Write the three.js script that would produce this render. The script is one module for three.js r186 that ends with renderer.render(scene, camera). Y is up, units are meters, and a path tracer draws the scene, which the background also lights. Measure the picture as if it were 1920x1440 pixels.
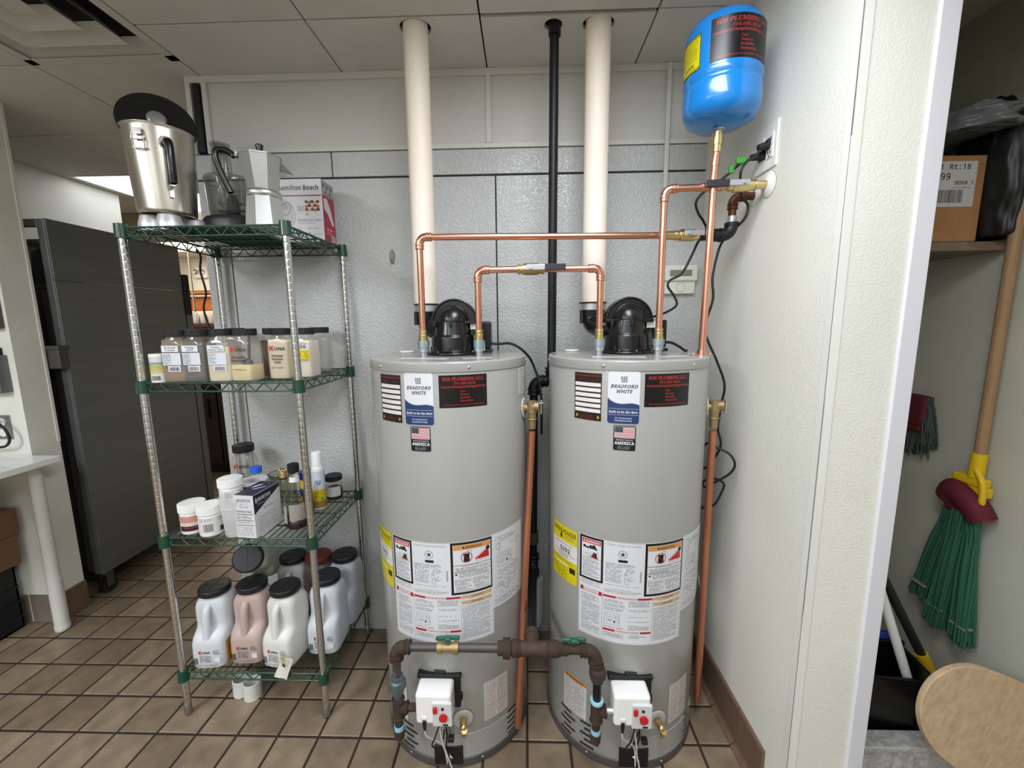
import * as THREE from 'three';
import { RoundedBoxGeometry } from 'three/addons/geometries/RoundedBoxGeometry.js';
import { mergeGeometries, mergeVertices } from 'three/addons/utils/BufferGeometryUtils.js';
import { RectAreaLightUniformsLib } from 'three/addons/lights/RectAreaLightUniformsLib.js';

// ---------- camera, lights, exposure ----------
const scene = new THREE.Scene();
scene.background = new THREE.Color(0x000000);
const camera = new THREE.PerspectiveCamera(85.18, 1920 / 1440, 0.05, 60);
camera.position.set(0, 1.5467, 0);
camera.rotation.set(-0.1471, 0.0312, -0.01, 'YXZ');
scene.add(camera);
const renderer = new THREE.WebGLRenderer({ antialias: true });
renderer.toneMapping = THREE.LinearToneMapping;
renderer.toneMappingExposure = 3.1;
renderer.shadowMap.enabled = true;
RectAreaLightUniformsLib.init();
const CEIL = 2.592;
const LAMPS = [ // x, z, width (x), depth (z), radiance, colour
  [0.155, -0.38, 0.58, 1.19, 5.2, 0xf3f7ff],
  [-1.065, 1.45, 0.58, 1.19, 2.1, 0xf3f7ff],
  [-2.285, 0.64, 0.58, 1.19, 11, 0xf3f7ff],
  [0.765, 2.06, 0.58, 1.19, 1, 0xf3f7ff],  // this and the next two: unseen lamps added for even fill
  [-0.455, 2.06, 0.58, 1.19, 1.6, 0xf3f7ff],
  [-2.285, 2.47, 0.58, 1.19, 4.5, 0xf3f7ff],
  [-2.895, -3.63, 0.58, 1.19, .55, 0xf6f9ff],
  [-4.42, -5.155, 1.19, 1.8, 2.6, 0xfff3e4],
];

// ---------- small tools ----------
let seed = 7;
const rnd = () => { seed = (seed * 1664525 + 1013904223) >>> 0; return seed / 4294967296; };
const V = (x, y, z) => new THREE.Vector3(x, y, z);
const names = {};
const numbered = n => { const k = names[n] = (names[n] ?? -1) + 1; return k ? `${n}_${String(k).padStart(3, '0')}` : n; };
const mesh = (geo, mat) => { const m = new THREE.Mesh(geo, mat); m.castShadow = m.receiveShadow = true; return m; };
function thing(name, label, category, p = [0, 0, 0], ry = 0, group) {
  const g = new THREE.Group(); g.name = numbered(name); g.position.set(...p); g.rotation.y = ry;
  g.userData = { label, category }; if (group) g.userData.group = group;
  scene.add(g); return g;
}
function struct(name, geo, mat) { const m = mesh(geo, mat); m.name = numbered(name); m.userData.kind = 'structure'; scene.add(m); return m; }
function add(parent, name, geo, mat, label) { const m = mesh(geo, mat); m.name = name; if (label) m.userData.label = label; parent.add(m); return m; }
// the same, for geometry given in room coordinates
function addW(parent, name, geo, mat, label) { const p = parent.userData.category ? parent.position : (parent.parent && parent.parent.userData.category ? parent.parent.position : V(0, 0, 0)); geo.translate(-p.x, -p.y, -p.z); return add(parent, name, geo, mat, label); }
function copy(src, p, ry, label, group) { const c = src.clone(); c.name = numbered(src.name.replace(/_\d{3}$/, '')); c.position.set(...p); c.rotation.y = ry; c.userData = { ...src.userData, label: label || src.userData.label }; if (group) c.userData.group = group; scene.add(c); return c; }
function G(...gs) {
  gs = gs.flat().map(g => { const h = g.index ? g.toNonIndexed() : g; for (const k of Object.keys(h.attributes)) if (!['position', 'normal', 'uv'].includes(k)) h.deleteAttribute(k); return h; });
  return mergeGeometries(gs, false);
}
function uvBox(g) { // texture coordinates in metres from the dominant normal
  const p = g.attributes.position, n = g.attributes.normal, uv = new Float32Array(p.count * 2);
  for (let i = 0; i < p.count; i++) {
    const a = Math.abs(n.getX(i)), b = Math.abs(n.getY(i)), c = Math.abs(n.getZ(i));
    uv[2 * i] = a > b && a > c ? p.getZ(i) : p.getX(i);
    uv[2 * i + 1] = b >= a && b >= c ? p.getZ(i) : p.getY(i);
  }
  g.setAttribute('uv', new THREE.BufferAttribute(uv, 2)); return g;
}
const box = (w, h, d, x = 0, y = 0, z = 0, r = 0) => { const g = r ? new RoundedBoxGeometry(w, h, d, 2, Math.min(r, w / 2.01, h / 2.01, d / 2.01)) : new THREE.BoxGeometry(w, h, d); g.translate(x, y, z); return uvBox(g.index ? g.toNonIndexed() : g); };
const bx = (x0, x1, y0, y1, z0, z1, r = 0) => box(x1 - x0, y1 - y0, z1 - z0, (x0 + x1) / 2, (y0 + y1) / 2, (z0 + z1) / 2, r);
const cyl = (r1, r2, h, x = 0, y = 0, z = 0, s = 32, open = false) => new THREE.CylinderGeometry(r1, r2, h, s, 1, open).translate(x, y, z); // r1 on top
function rod(a, b, r, s = 16, r2 = r) { // cylinder between two points
  const A = V(...a), B = V(...b), d = B.clone().sub(A), g = new THREE.CylinderGeometry(r2, r, d.length(), s);
  g.applyQuaternion(new THREE.Quaternion().setFromUnitVectors(V(0, 1, 0), d.clone().normalize()));
  return g.translate((A.x + B.x) / 2, (A.y + B.y) / 2, (A.z + B.z) / 2);
}
const along = (g, a, dir) => g.applyQuaternion(new THREE.Quaternion().setFromUnitVectors(V(0, 1, 0), V(...dir).normalize())).translate(...a);
const lathe = (pts, s = 48) => new THREE.LatheGeometry(pts.map(([r, y]) => new THREE.Vector2(Math.max(r, 1e-5), y)), s);
const tube = (pts, r, n = 60, s = 8) => new THREE.TubeGeometry(new THREE.CatmullRomCurve3(pts.map(p => V(...p)), false, 'catmullrom', 0.5), n, r, s);
// rings of a rounded cross-section: [y, half width, half depth, shift x, shift z, squareness]
function loft(rings, seg = 40) {
  const pos = [], uv = [], idx = [], R = rings.length;
  const sgn = v => (v < 0 ? -1 : 1);
  rings.forEach(([y, hx, hz, cx = 0, cz = 0, n = 2, tilt = 0], k) => {
    for (let i = 0; i <= seg; i++) {
      const t = i / seg * Math.PI * 2, c = Math.cos(t), s = Math.sin(t);
      const x = cx + hx * sgn(c) * Math.abs(c) ** (2 / n), z = cz + hz * sgn(s) * Math.abs(s) ** (2 / n);
      pos.push(x, y + tilt * z, z); uv.push(i / seg, k / (R - 1));
    }
  });
  for (let k = 0; k < R - 1; k++) for (let i = 0; i < seg; i++) {
    const a = k * (seg + 1) + i, b = a + 1, c = a + seg + 1, d = c + 1;
    idx.push(a, c, b, b, c, d);
  }
  for (const [k, flip] of [[0, false], [R - 1, true]]) {
    const [y, hx, hz, cx = 0, cz = 0, , tilt = 0] = rings[k]; const o = pos.length / 3;
    pos.push(cx, y + tilt * cz, cz); uv.push(.5, .5);
    for (let i = 0; i < seg; i++) { const a = k * (seg + 1) + i; flip ? idx.push(o, a + 1, a) : idx.push(o, a, a + 1); }
  }
  const g = new THREE.BufferGeometry(); g.setAttribute('position', new THREE.Float32BufferAttribute(pos, 3)); g.setAttribute('uv', new THREE.Float32BufferAttribute(uv, 2)); g.setIndex(idx); g.computeVertexNormals(); return g;
}
function arc(P, a, b, R, n = 12) { // quarter bend at corner P from direction a to direction b
  const c = P.clone().addScaledVector(a, -R).addScaledVector(b, R), out = [];
  for (let i = 0; i <= n; i++) { const t = i / n * Math.PI / 2; out.push(c.clone().addScaledVector(b, -R * Math.cos(t)).addScaledVector(a, R * Math.sin(t))); }
  return out;
}
// a run of pipe: straight lengths (parts "pipe") and bends with collars (parts "elbow")
function pipeRun(t, pts, r, mat, { R = r * 2.2, fat = 1.2, collar = 1.4, elbowMat = mat, len = r * 1.3 } = {}) {
  const P = pts.map(p => V(...p));
  for (let i = 0; i < P.length - 1; i++) {
    const d = P[i + 1].clone().sub(P[i]).normalize();
    const A = P[i].clone().addScaledVector(d, i ? R : 0), B = P[i + 1].clone().addScaledVector(d, i < P.length - 2 ? -R : 0);
    addW(t, 'pipe', rod(A.toArray(), B.toArray(), r, 24), mat);
    if (i < P.length - 2) {
      const e = P[i + 2].clone().sub(P[i + 1]).normalize(), pa = arc(P[i + 1], d, e, R);
      const g = [new THREE.TubeGeometry(new THREE.CatmullRomCurve3(pa), 20, r * fat, 18)];
      const q0 = pa[0], q1 = pa[pa.length - 1];
      g.push(rod(q0.clone().addScaledVector(d, -len).toArray(), q0.clone().addScaledVector(d, len * .2).toArray(), r * (fat + .06), 20));
      g.push(rod(q1.clone().addScaledVector(e, -len * .2).toArray(), q1.clone().addScaledVector(e, len).toArray(), r * (fat + .06), 20));
      for (const [q, dd, s] of [[q0, d, -1], [q1, e, 1], [q0, d, -.25], [q1, e, .25]]) g.push(along(new THREE.TorusGeometry(r * (collar - .16), r * .17, 8, 24).rotateX(Math.PI / 2), q.clone().addScaledVector(dd, len * s).toArray(), dd.toArray()));
      addW(t, 'elbow', G(g), elbowMat);
    }
  }
}
const hexNut = (a, b, r) => { const A = V(...a), B = V(...b), d = B.clone().sub(A), m = A.clone().add(B).multiplyScalar(.5); return along(G(new THREE.CylinderGeometry(r, r, d.length(), 6).toNonIndexed()), m.toArray(), d.toArray()); };

// ---------- computed textures ----------
const hash = (x, y, s) => { let h = (x * 374761393 + y * 668265263 + s * 974634777) | 0; h = Math.imul(h ^ (h >>> 13), 1274126177); return ((h ^ (h >>> 16)) >>> 0) / 4294967296; };
function vnoise(u, v, f, s) { // tileable value noise, u and v in 0..1
  const x = u * f, y = v * f, xi = Math.floor(x), yi = Math.floor(y), a = x - xi, b = y - yi, A = a * a * (3 - 2 * a), B = b * b * (3 - 2 * b);
  const h = (i, j) => hash(((i % f) + f) % f, ((j % f) + f) % f, s);
  return (h(xi, yi) * (1 - A) + h(xi + 1, yi) * A) * (1 - B) + (h(xi, yi + 1) * (1 - A) + h(xi + 1, yi + 1) * A) * B;
}
const fbm = (u, v, f, s, o = 4) => { let t = 0, a = .5, n = 0; for (let i = 0; i < o; i++) { t += a * vnoise(u, v, f << i, s + i); n += a; a /= 2; } return t / n; };
function dataTex(N, fn, size = 1, srgb = false) { // fn(u, v) -> grey 0..1 or [r, g, b]; one repeat covers size metres
  const d = new Uint8Array(N * N * 4);
  for (let j = 0; j < N; j++) for (let i = 0; i < N; i++) { const c = fn((i + .5) / N, (j + .5) / N), o = 4 * (j * N + i), a = Array.isArray(c) ? c : [c, c, c]; for (let k = 0; k < 3; k++) d[o + k] = Math.max(0, Math.min(255, a[k] * 255)); d[o + 3] = 255; }
  const t = new THREE.DataTexture(d, N, N); t.wrapS = t.wrapT = THREE.RepeatWrapping; t.magFilter = THREE.LinearFilter; t.minFilter = THREE.LinearMipmapLinearFilter; t.generateMipmaps = true;
  t.repeat.set(1 / size, 1 / size); if (srgb) t.colorSpace = THREE.SRGBColorSpace; t.needsUpdate = true; return t;
}
const tint = (hex, amp, f, s) => { const c = new THREE.Color(hex).getRGB({}, THREE.SRGBColorSpace); return (u, v) => { const k = 1 + amp * (fbm(u, v, f, s, 5) - .5) * 2; return [c.r * k, c.g * k, c.b * k]; }; };
const std = (color, roughness = .6, metalness = 0, extra = {}) => new THREE.MeshStandardMaterial({ color, roughness, metalness, ...extra });
const phy = (color, roughness, extra = {}) => new THREE.MeshPhysicalMaterial({ color, roughness, ...extra });
const smooth = (a, b, x) => { const t = Math.max(0, Math.min(1, (x - a) / (b - a))); return t * t * (3 - 2 * t); };
const peelBump = dataTex(512, (u, v) => smooth(.35, .7, fbm(u, v, 48, 11, 2)) * .8 + .2 * fbm(u, v, 128, 12, 2), .28);
const knockBump = dataTex(512, (u, v) => smooth(.25, .8, fbm(u, v, 72, 21, 2)), .3);
const fineBump = dataTex(256, (u, v) => fbm(u, v, 64, 31, 2), .2);
const tileBump = dataTex(256, (u, v) => fbm(u, v, 32, 41, 4), .25);
const brushed = dataTex(256, (u, v) => .5 + .35 * (vnoise(u * .02, v, 128, 51) - .5) + .3 * (vnoise(u * .06, v, 64, 52) - .5), .4);
const M = {
  panel: std(0xffffff, .27, 0, { map: dataTex(256, tint(0xbfc1bf, .03, 6, 60), .9, true), bumpMap: peelBump, bumpScale: .0015 }),
  panelUpper: std(0xffffff, .55, 0, { map: dataTex(256, tint(0xcbcac2, .03, 5, 61), 1.1, true), bumpMap: peelBump, bumpScale: .0004 }),
  batten: std(0xd2d1ca, .45),
  dark: std(0x141211, .9),
  seam: std(0x3c4042, .8),
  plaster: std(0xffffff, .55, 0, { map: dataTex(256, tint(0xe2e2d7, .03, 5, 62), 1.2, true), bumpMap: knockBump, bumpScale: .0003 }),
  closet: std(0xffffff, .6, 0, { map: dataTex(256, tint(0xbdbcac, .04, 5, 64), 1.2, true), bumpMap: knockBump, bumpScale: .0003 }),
  jamb: std(0xdadadf, .4),
  guard: phy(0xe6e6de, .25, { clearcoat: .6 }),
  ceiling: std(0xffffff, .85, 0, { map: dataTex(256, tint(0xd2d0c8, .04, 5, 63), .9, true), bumpMap: fineBump, bumpScale: .0003 }),
  ceilingEdge: std(0xcfcdc4, .8),
  grout: std(0x2c211a, .95),
  tiles: [[0x847460, 1], [0x7d6d59, 2], [0x877762, 3], [0x786854, 4]].map(([c, s]) => std(0xffffff, .46, 0, { map: dataTex(256, tint(c, .16, 6, 70 + s), .31, true), bumpMap: tileBump, bumpScale: .0007 })),
  baseTile: std(0xffffff, .4, 0, { map: dataTex(256, tint(0x6b5646, .12, 6, 75), .3, true), bumpMap: tileBump, bumpScale: .0005 }),
  tank: phy(0xffffff, .36, { map: dataTex(256, tint(0x9e9e99, .02, 4, 80), 1, true), clearcoat: .5, clearcoatRoughness: .1 }),
  tankBase: std(0x5f5e5c, .45, .5),
  chrome: std(0xd8d8d6, .18, 1),
  chromeDull: std(0x9a938a, .42, .85),
  zinc: std(0xb9bdc0, .38, .8),
  zincBlue: std(0x9fb0b5, .42, .7),
  zincDark: std(0x6f7a7c, .5, .7),
  copper: std(0xffffff, .27, 1, { map: dataTex(256, (u, v) => { const k = fbm(u, v, 5, 90, 5); return [.95 - .08 * k, .74 - .14 * k, .65 - .15 * k]; }, 1, true) }),
  copperOld: std(0xffffff, .5, .7, { map: dataTex(128, (u, v) => { const k = fbm(u, v, 6, 92, 4); return [.5 - .2 * k, .34 - .14 * k, .23 - .1 * k]; }, 1, true) }),
  copperDull: std(0xffffff, .42, .85, { map: dataTex(128, (u, v) => { const k = fbm(u, v, 6, 93, 4); return [.86 - .16 * k, .6 - .16 * k, .47 - .15 * k]; }, 1, true) }),
  brass: std(0xdcc48c, .28, 1),
  brassOld: std(0xa8926a, .48, .8),
  iron: std(0xffffff, .62, .35, { map: dataTex(128, (u, v) => { const k = fbm(u, v, 8, 94, 4); return [.36 - .12 * k, .29 - .1 * k, .24 - .08 * k]; }, 1, true), bumpMap: fineBump, bumpScale: .0006 }),
  ironGrey: std(0x55514e, .5, .5),
  ironBlack: std(0x16171a, .45, .3),
  pvc: std(0xffffff, .55, 0, { map: dataTex(256, (u, v) => { const k = fbm(u, v, 4, 96, 4), d = vnoise(u, v, 64, 97) > .985 && vnoise(u, v, 7, 98) > .55 ? .45 : 1; return [(.97 - .04 * k) * d, (.93 - .06 * k) * d, (.88 - .08 * k) * d]; }, 1, true) }),
  pvcWhite: std(0xd8d8d0, .45),
  blackPlastic: phy(0x090a0b, .32, { clearcoat: .2 }),
  blackMatte: std(0x111113, .6),
  rubber: std(0x141414, .5),
  white: std(0xe9e9e6, .4),
  whiteGloss: phy(0xf1f1ee, .3, { clearcoat: .4 }),
  offWhite: std(0xdedccf, .5),
  red: std(0xc01f22, .35),
  greenEpoxy: phy(0x14402c, .35, { clearcoat: .3 }),
  greenHandle: std(0x1d5b45, .4),
  blue: phy(0x0a7dcd, .27, { clearcoat: .6, clearcoatRoughness: .12 }),
  steel: std(0xffffff, .3, 1, { map: dataTex(128, tint(0xc9c3b6, .05, 4, 85), 1, true) }),
  fridge: std(0xffffff, .5, .85, { map: dataTex(256, (u, v) => { const k = .49 + .03 * (vnoise(u * .05, v, 64, 53) - .5) + .02 * (fbm(u, v, 5, 54, 3) - .5); return [k * .97, k, k * .99]; }, 1.5, true) }),
  alu: std(0xc9cbc8, .33, .9),
  clear: phy(0xffffff, .06, { transmission: 1, thickness: 0, ior: 1.45 }),
  jarClear: phy(0xf2f0ec, .1, { transmission: .89, thickness: 0, ior: 1.45 }),
  clearTint: phy(0xe2e2e0, .08, { transmission: .95, thickness: 0, ior: 1.45 }),
  cloudy: phy(0xffffff, .38, { transmission: .8, thickness: 0, ior: 1.4 }),
  cardboard: std(0xffffff, .85, 0, { map: dataTex(256, tint(0xa8794f, .08, 6, 100), .4, true), bumpMap: fineBump, bumpScale: .0003 }),
  cardboardDark: std(0xffffff, .85, 0, { map: dataTex(256, tint(0x6e5037, .1, 6, 101), .4, true) }),
  wood: std(0xffffff, .55, 0, { map: dataTex(256, (u, v) => { const k = fbm(u, v * .1, 16, 102, 4); return [.7 - .16 * k, .57 - .16 * k, .42 - .14 * k]; }, .25, true) }),
  screwSteel: std(0xcfcfcc, .3, 1),
};

// canvas prints
function print(w, h, draw) { const c = document.createElement('canvas'); c.width = w; c.height = h; const x = c.getContext('2d'); draw(x, w, h); const t = new THREE.CanvasTexture(c); t.colorSpace = THREE.SRGBColorSpace; t.anisotropy = 8; return t; }
const fill = (x, c, a, b, w, h) => { x.fillStyle = c; x.fillRect(a, b, w, h); };
function text(x, s, px, py, size, color, { font = 'sans-serif', bold = true, italic = false, align = 'center', max } = {}) {
  x.fillStyle = color; x.textAlign = align; x.textBaseline = 'middle'; x.font = `${italic ? 'italic ' : ''}${bold ? 'bold ' : ''}${size}px ${font}`;
  const w = x.measureText(s).width; if (max && w > max) { x.save(); x.translate(px, py); x.scale(max / w, 1); x.fillText(s, 0, 0); x.restore(); } else x.fillText(s, px, py);
}
function lines(x, a, b, w, h, step, color = '#555', dense = .9) { // small print too fine to read: broken strokes
  x.fillStyle = color;
  for (let y = b; y < b + h; y += step) { let q = a; const end = a + w * (rnd() < .2 ? .4 + .5 * rnd() : .9 + .1 * rnd()); while (q < end) { const l = 4 + rnd() * 14; if (rnd() < dense) x.fillRect(q, y, Math.min(l, end - q), step * .42); q += l + 3; } }
}
const frame = (x, c, lw, a, b, w, h) => { x.strokeStyle = c; x.lineWidth = lw; x.strokeRect(a, b, w, h); };
function bars(x, a, b, w, h, c = '#111') { x.fillStyle = c; let q = a; while (q < a + w) { const l = 1 + Math.floor(rnd() * 4); x.fillRect(q, b, Math.min(l, a + w - q), h); q += l + 1 + Math.floor(rnd() * 3); } }
const paper = (tex, r = .42) => std(0xe8e8e8, r, 0, { map: tex });
const tri = (x, a, b, s, c) => { x.fillStyle = c; x.beginPath(); x.moveTo(a, b - s); x.lineTo(a + s, b + s * .8); x.lineTo(a - s, b + s * .8); x.fill(); };
// flat print lying on a box side: width, height, facing +z
const decal = (w, h, x, y, z, ry = 0, rx = 0) => new THREE.PlaneGeometry(w, h).rotateX(rx).rotateY(ry).translate(x, y, z);
// print wrapped on a cylinder, angles in degrees from +z towards +x
function wrap(r, a0, a1, y0, y1, n = 24) {
  const g = new THREE.PlaneGeometry(1, 1, n, 1), p = g.attributes.position;
  for (let i = 0; i < p.count; i++) { const a = (a0 + (a1 - a0) * (p.getX(i) + .5)) * Math.PI / 180; p.setXYZ(i, r * Math.sin(a), p.getY(i) > 0 ? y1 : y0, r * Math.cos(a)); }
  g.computeVertexNormals(); return g;
}

// ---------- room ----------
const XW = .775, ZB = -1.91, ZE = -1.086, S = .158; // plastered side wall, panelled wall, end of the side wall, tile pitch
const gx = i => S * (i - 11.989), gz = j => S * (-j - 8.524);

{ // floor: quarry tiles on a bed of grout
  const floor = struct('floor', bx(-6.2, 2.8, -.12, -.0025, -6.8, 3.4), M.grout);
  const tileGeo = G(new THREE.ExtrudeGeometry(new THREE.Shape([[-1, -1], [1, -1], [1, 1], [-1, 1]].map(([a, b]) => new THREE.Vector2(a * .0715, b * .0715))), { depth: .008, bevelEnabled: true, bevelThickness: .0015, bevelSize: .0028, bevelSegments: 1 }).rotateX(-Math.PI / 2));
  tileGeo.translate(0, -.0095, 0);
  const variants = M.tiles.map((m, k) => [0, 1, 2].map(() => { const g = tileGeo.clone(); uvBox(g); const uv = g.attributes.uv, a = rnd() * 3, b = rnd() * 3; for (let i = 0; i < uv.count; i++) uv.setXY(i, uv.getX(i) + a, uv.getY(i) + b); return g; }));
  const rest = [[], [], [], []];
  for (let i = -27; i < 29; i++) for (let j = -29; j < 33; j++) {
    const x = gx(i + .5), z = gz(j + .5);
    if (x > 2.6 || (x > 1.52 && z < -1.2) || (x > XW - .04 && z < ZE - .06 && x < 1.0)) continue;
    const k = Math.floor(rnd() * 4), v = variants[k][Math.floor(rnd() * 3)];
    const seen = z < -1.0 && ((z > ZB && x > -2.62 && x < .74) || (z <= ZB && z > -4.25 && x > -2.45 + (z + 1.91) * .55 && x < -1.36 + (z + 1.91) * .72 + .1 && x > -4));
    const wob = (rnd() - .5) * .0012;
    if (seen) { const m = add(floor, 'floor_tile', v, M.tiles[k]); m.position.set(x, wob, z); } else rest[k].push(v.clone().translate(x, wob, z));
  }
  rest.forEach((r, k) => { const m = add(floor, 'floor_tile_field', G(r), M.tiles[k]); m.userData.kind = 'stuff'; });
}

{ // panelled wall behind the heaters
  const w = struct('wall_back', bx(-1.44, 1.7, 0, 2.72, ZB - .14, ZB - .012), M.seam);
  const row = (xs, y0, y1, m, z = ZB) => { for (let i = 0; i < xs.length - 1; i++) add(w, 'wall_panel', bx(xs[i] + .0028, xs[i + 1] - .0028, y0, y1, ZB - .012, z, .002), m); };
  row([-1.44, -1.32, -.122, XW + .02], 0, 2.172, M.panel);
  row([-1.44, -.833, .357, XW + .02], 2.18, 2.281, M.panel);
  row([-1.358, -.147, .6, XW + .02], 2.29, 2.585, M.panelUpper, ZB - .006);
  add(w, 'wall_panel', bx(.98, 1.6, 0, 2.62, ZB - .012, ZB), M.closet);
  for (const [x0, x1, y0, y1, d] of [[-1.442, XW, 2.566, 2.592, .008], [-1.37, XW, 2.284, 2.303, .004], [-1.372, -1.35, 2.284, 2.566, .007], [-1.442, -1.42, 2.284, 2.566, .007], [-.158, -.136, 2.303, 2.566, .006]]) add(w, 'batten', bx(x0, x1, y0, y1, ZB - .012, ZB + d, .0015), M.batten);
}
{ // plastered side wall, its tiled base, corner guard and the jamb of the closet opening
  const w = struct('wall_right', bx(XW, .98, 0, 2.72, ZB - .02, ZE), M.plaster);
  struct('added_lintel_1', bx(.98, 1.72, 2.345, 2.72, -1.2, ZE), M.plaster);  // added unseen header, keeps lamp light off the upper closet
  const sh = new THREE.Shape(); // profile of the cove tile, x into the room, y up
  sh.moveTo(0, 0); sh.lineTo(.03, 0); sh.lineTo(.03, .005); sh.quadraticCurveTo(.011, .006, .0105, .028); sh.lineTo(.0105, .148); sh.quadraticCurveTo(.01, .157, .002, .158); sh.lineTo(0, .158);
  const cove = new THREE.ExtrudeGeometry(sh, { depth: .153, bevelEnabled: false, curveSegments: 6 }).translate(0, 0, -.0765);
  const coveR = uvBox(cove.toNonIndexed().rotateY(Math.PI)), coveL = uvBox(cove.toNonIndexed());
  for (let j = -1; j < 4; j++) add(w, 'base_tile', coveR, M.baseTile).position.set(XW, 0, gz(j + .5));
  struct('trim_1', G(bx(XW - .0025, XW + .022, .1, 2.6, ZE - .001, ZE + .0025, .001), bx(XW - .0025, XW, .1, 2.6, ZE - .024, ZE + .0025, .001)), M.guard);
  struct('trim_2', bx(.94, .986, 0, 2.6, ZE - .16, ZE + .007, .003), M.jamb);

  // partition at the far left, with its tiled base
  const p = struct('wall_left', bx(-6, -2.45, 0, 2.72, -2.062, -1.93), M.plaster);
  add(p, 'corner_bead', bx(-2.4505, -2.447, .95, 2.6, -2.064, -2.05, .001), M.plaster);
  for (let i = -10; i < 0; i++) { const b = add(p, 'base_tile', coveL, M.baseTile); b.rotation.y = -Math.PI / 2; b.position.set(-2.452 + (i + .5) * S, 0, -1.93); }
  add(p, 'base_tile', uvBox(bx(-2.452, -2.438, 0, .158, -2.064, -1.918, .004)), M.baseTile);
}
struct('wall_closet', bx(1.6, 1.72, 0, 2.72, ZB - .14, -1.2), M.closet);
struct('wall_return', bx(1.72, 2.72, 0, 2.72, -1.32, -1.2), M.plaster);
struct('wall_east', bx(2.6, 2.72, 0, 2.72, -1.2, 3.32), M.plaster);
struct('wall_passage', bx(-3.37, -3.25, 0, 2.72, -3.44, -2.062), M.plaster);
struct('wall_hall', bx(-1.44, -1.34, 0, 2.72, -6.7, ZB - .14), M.plaster);
struct('wall_far', bx(-6.1, -1.3, 0, 2.72, -6.74, -6.6), M.plaster);
struct('wall_west', bx(-6.1, -6, 0, 2.72, -6.7, 3.3), M.plaster);
struct('wall_front', bx(-6.1, 2.72, 0, 2.72, 3.2, 3.32), M.plaster);

{ // suspended ceiling
  const c = struct('ceiling', bx(-6.1, 2.72, 2.665, 2.76, -6.74, 3.32), M.dark);
  const x0 = -.15 - .61 * 10, shp = new Map();
  const panel = (a, b, z0, z1, holes) => {
    if (!holes) { const k = [b - a, z1 - z0].map(v => v.toFixed(3)).join(); if (!shp.has(k)) shp.set(k, box(b - a, .014, z1 - z0, 0, 0, 0, .002)); const m = add(c, 'ceiling_tile', shp.get(k), M.ceiling); m.position.set((a + b) / 2, CEIL + .007 + (rnd() - .5) * .0012, (z0 + z1) / 2); return; }
    const s = new THREE.Shape([[a, -z0], [b, -z0], [b, -z1], [a, -z1]].map(q => new THREE.Vector2(...q)));
    for (const [hx, hz, hw, hd] of holes) { const h = new THREE.Path(); h.absellipse(hx, -hz, hw, hd, 0, Math.PI * 2); s.holes.push(h); }
    add(c, 'ceiling_tile', uvBox(new THREE.ExtrudeGeometry(s, { depth: .014, bevelEnabled: false, curveSegments: 20 }).rotateX(-Math.PI / 2).translate(0, CEIL, 0).toNonIndexed()), M.ceiling);
  };
  const lamp = (x, z) => LAMPS.some(([lx, lz, w, d]) => Math.abs(x - lx) < w / 2 && Math.abs(z - lz) < d / 2);
  const g = .003;
  for (let i = 0; i < 15; i++) {
    const a = x0 + .61 * i, b = Math.min(a + .61, 2.6); if (b - a < .05 || b < -6) continue;
    const left = a < -1.4, z00 = left ? -6.68 : -1.6 - .61;
    for (let k = 0; k < 20; k++) {
      let z0 = (left ? -1.8 - .61 * 8 : -2.21) + .61 * k, z1 = z0 + .61; if (z0 > 3.15) break;
      if (!left) z0 = Math.max(z0, ZB + .001); z0 = Math.max(z0, -6.6); z1 = Math.min(z1, 3.2); if (z1 - z0 < .03) continue;
      const cx = (a + b) / 2, cz = (z0 + z1) / 2;
      if (lamp(cx, cz) || (left && a > -2.0 && Math.abs(cz + 1.5) < .1)) continue;
      let holes = null, zz = z1;
      if (!left && k === 0 && Math.abs(cx + .455) < .1) holes = [[-.385, -1.657, .056, .05]];
      if (!left && k === 0 && Math.abs(cx - .155) < .1) { holes = [[.108, -1.662, .032, .03], [.268, -1.664, .056, .045]]; zz = z1 - .012; }
      panel(a + g, b - g, z0 + g, zz - g, holes);
    }
  }
  for (let i = 0; i < 3; i++) { const r = .284 - .085 * i; const ring = new THREE.CylinderGeometry(r * Math.SQRT2, (r - .05) * Math.SQRT2, .05, 4, 1, true).rotateY(Math.PI / 4); if (i === 0) { // stepped square air diffuser
      var dif = thing('air_diffuser', 'square stepped metal air diffuser set in the ceiling tiles', 'vent', [-1.675, CEIL, -1.495]);
      add(dif, 'frame', G(box(.608, .004, .034, 0, .001, .287), box(.608, .004, .034, 0, .001, -.287), box(.034, .004, .608, .287, .001, 0), box(.034, .004, .608, -.287, .001, 0)), M.ceilingEdge);
      add(dif, 'duct_box', box(.6, .02, .6, 0, .062, 0), M.dark);
    }
    add(dif, 'louvre', ring.rotateX(Math.PI).translate(0, .024, 0), M.ceilingEdge); }
  add(dif, 'centre_plate', box(.08, .004, .08, 0, .006, 0), M.ceilingEdge);
}

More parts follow.
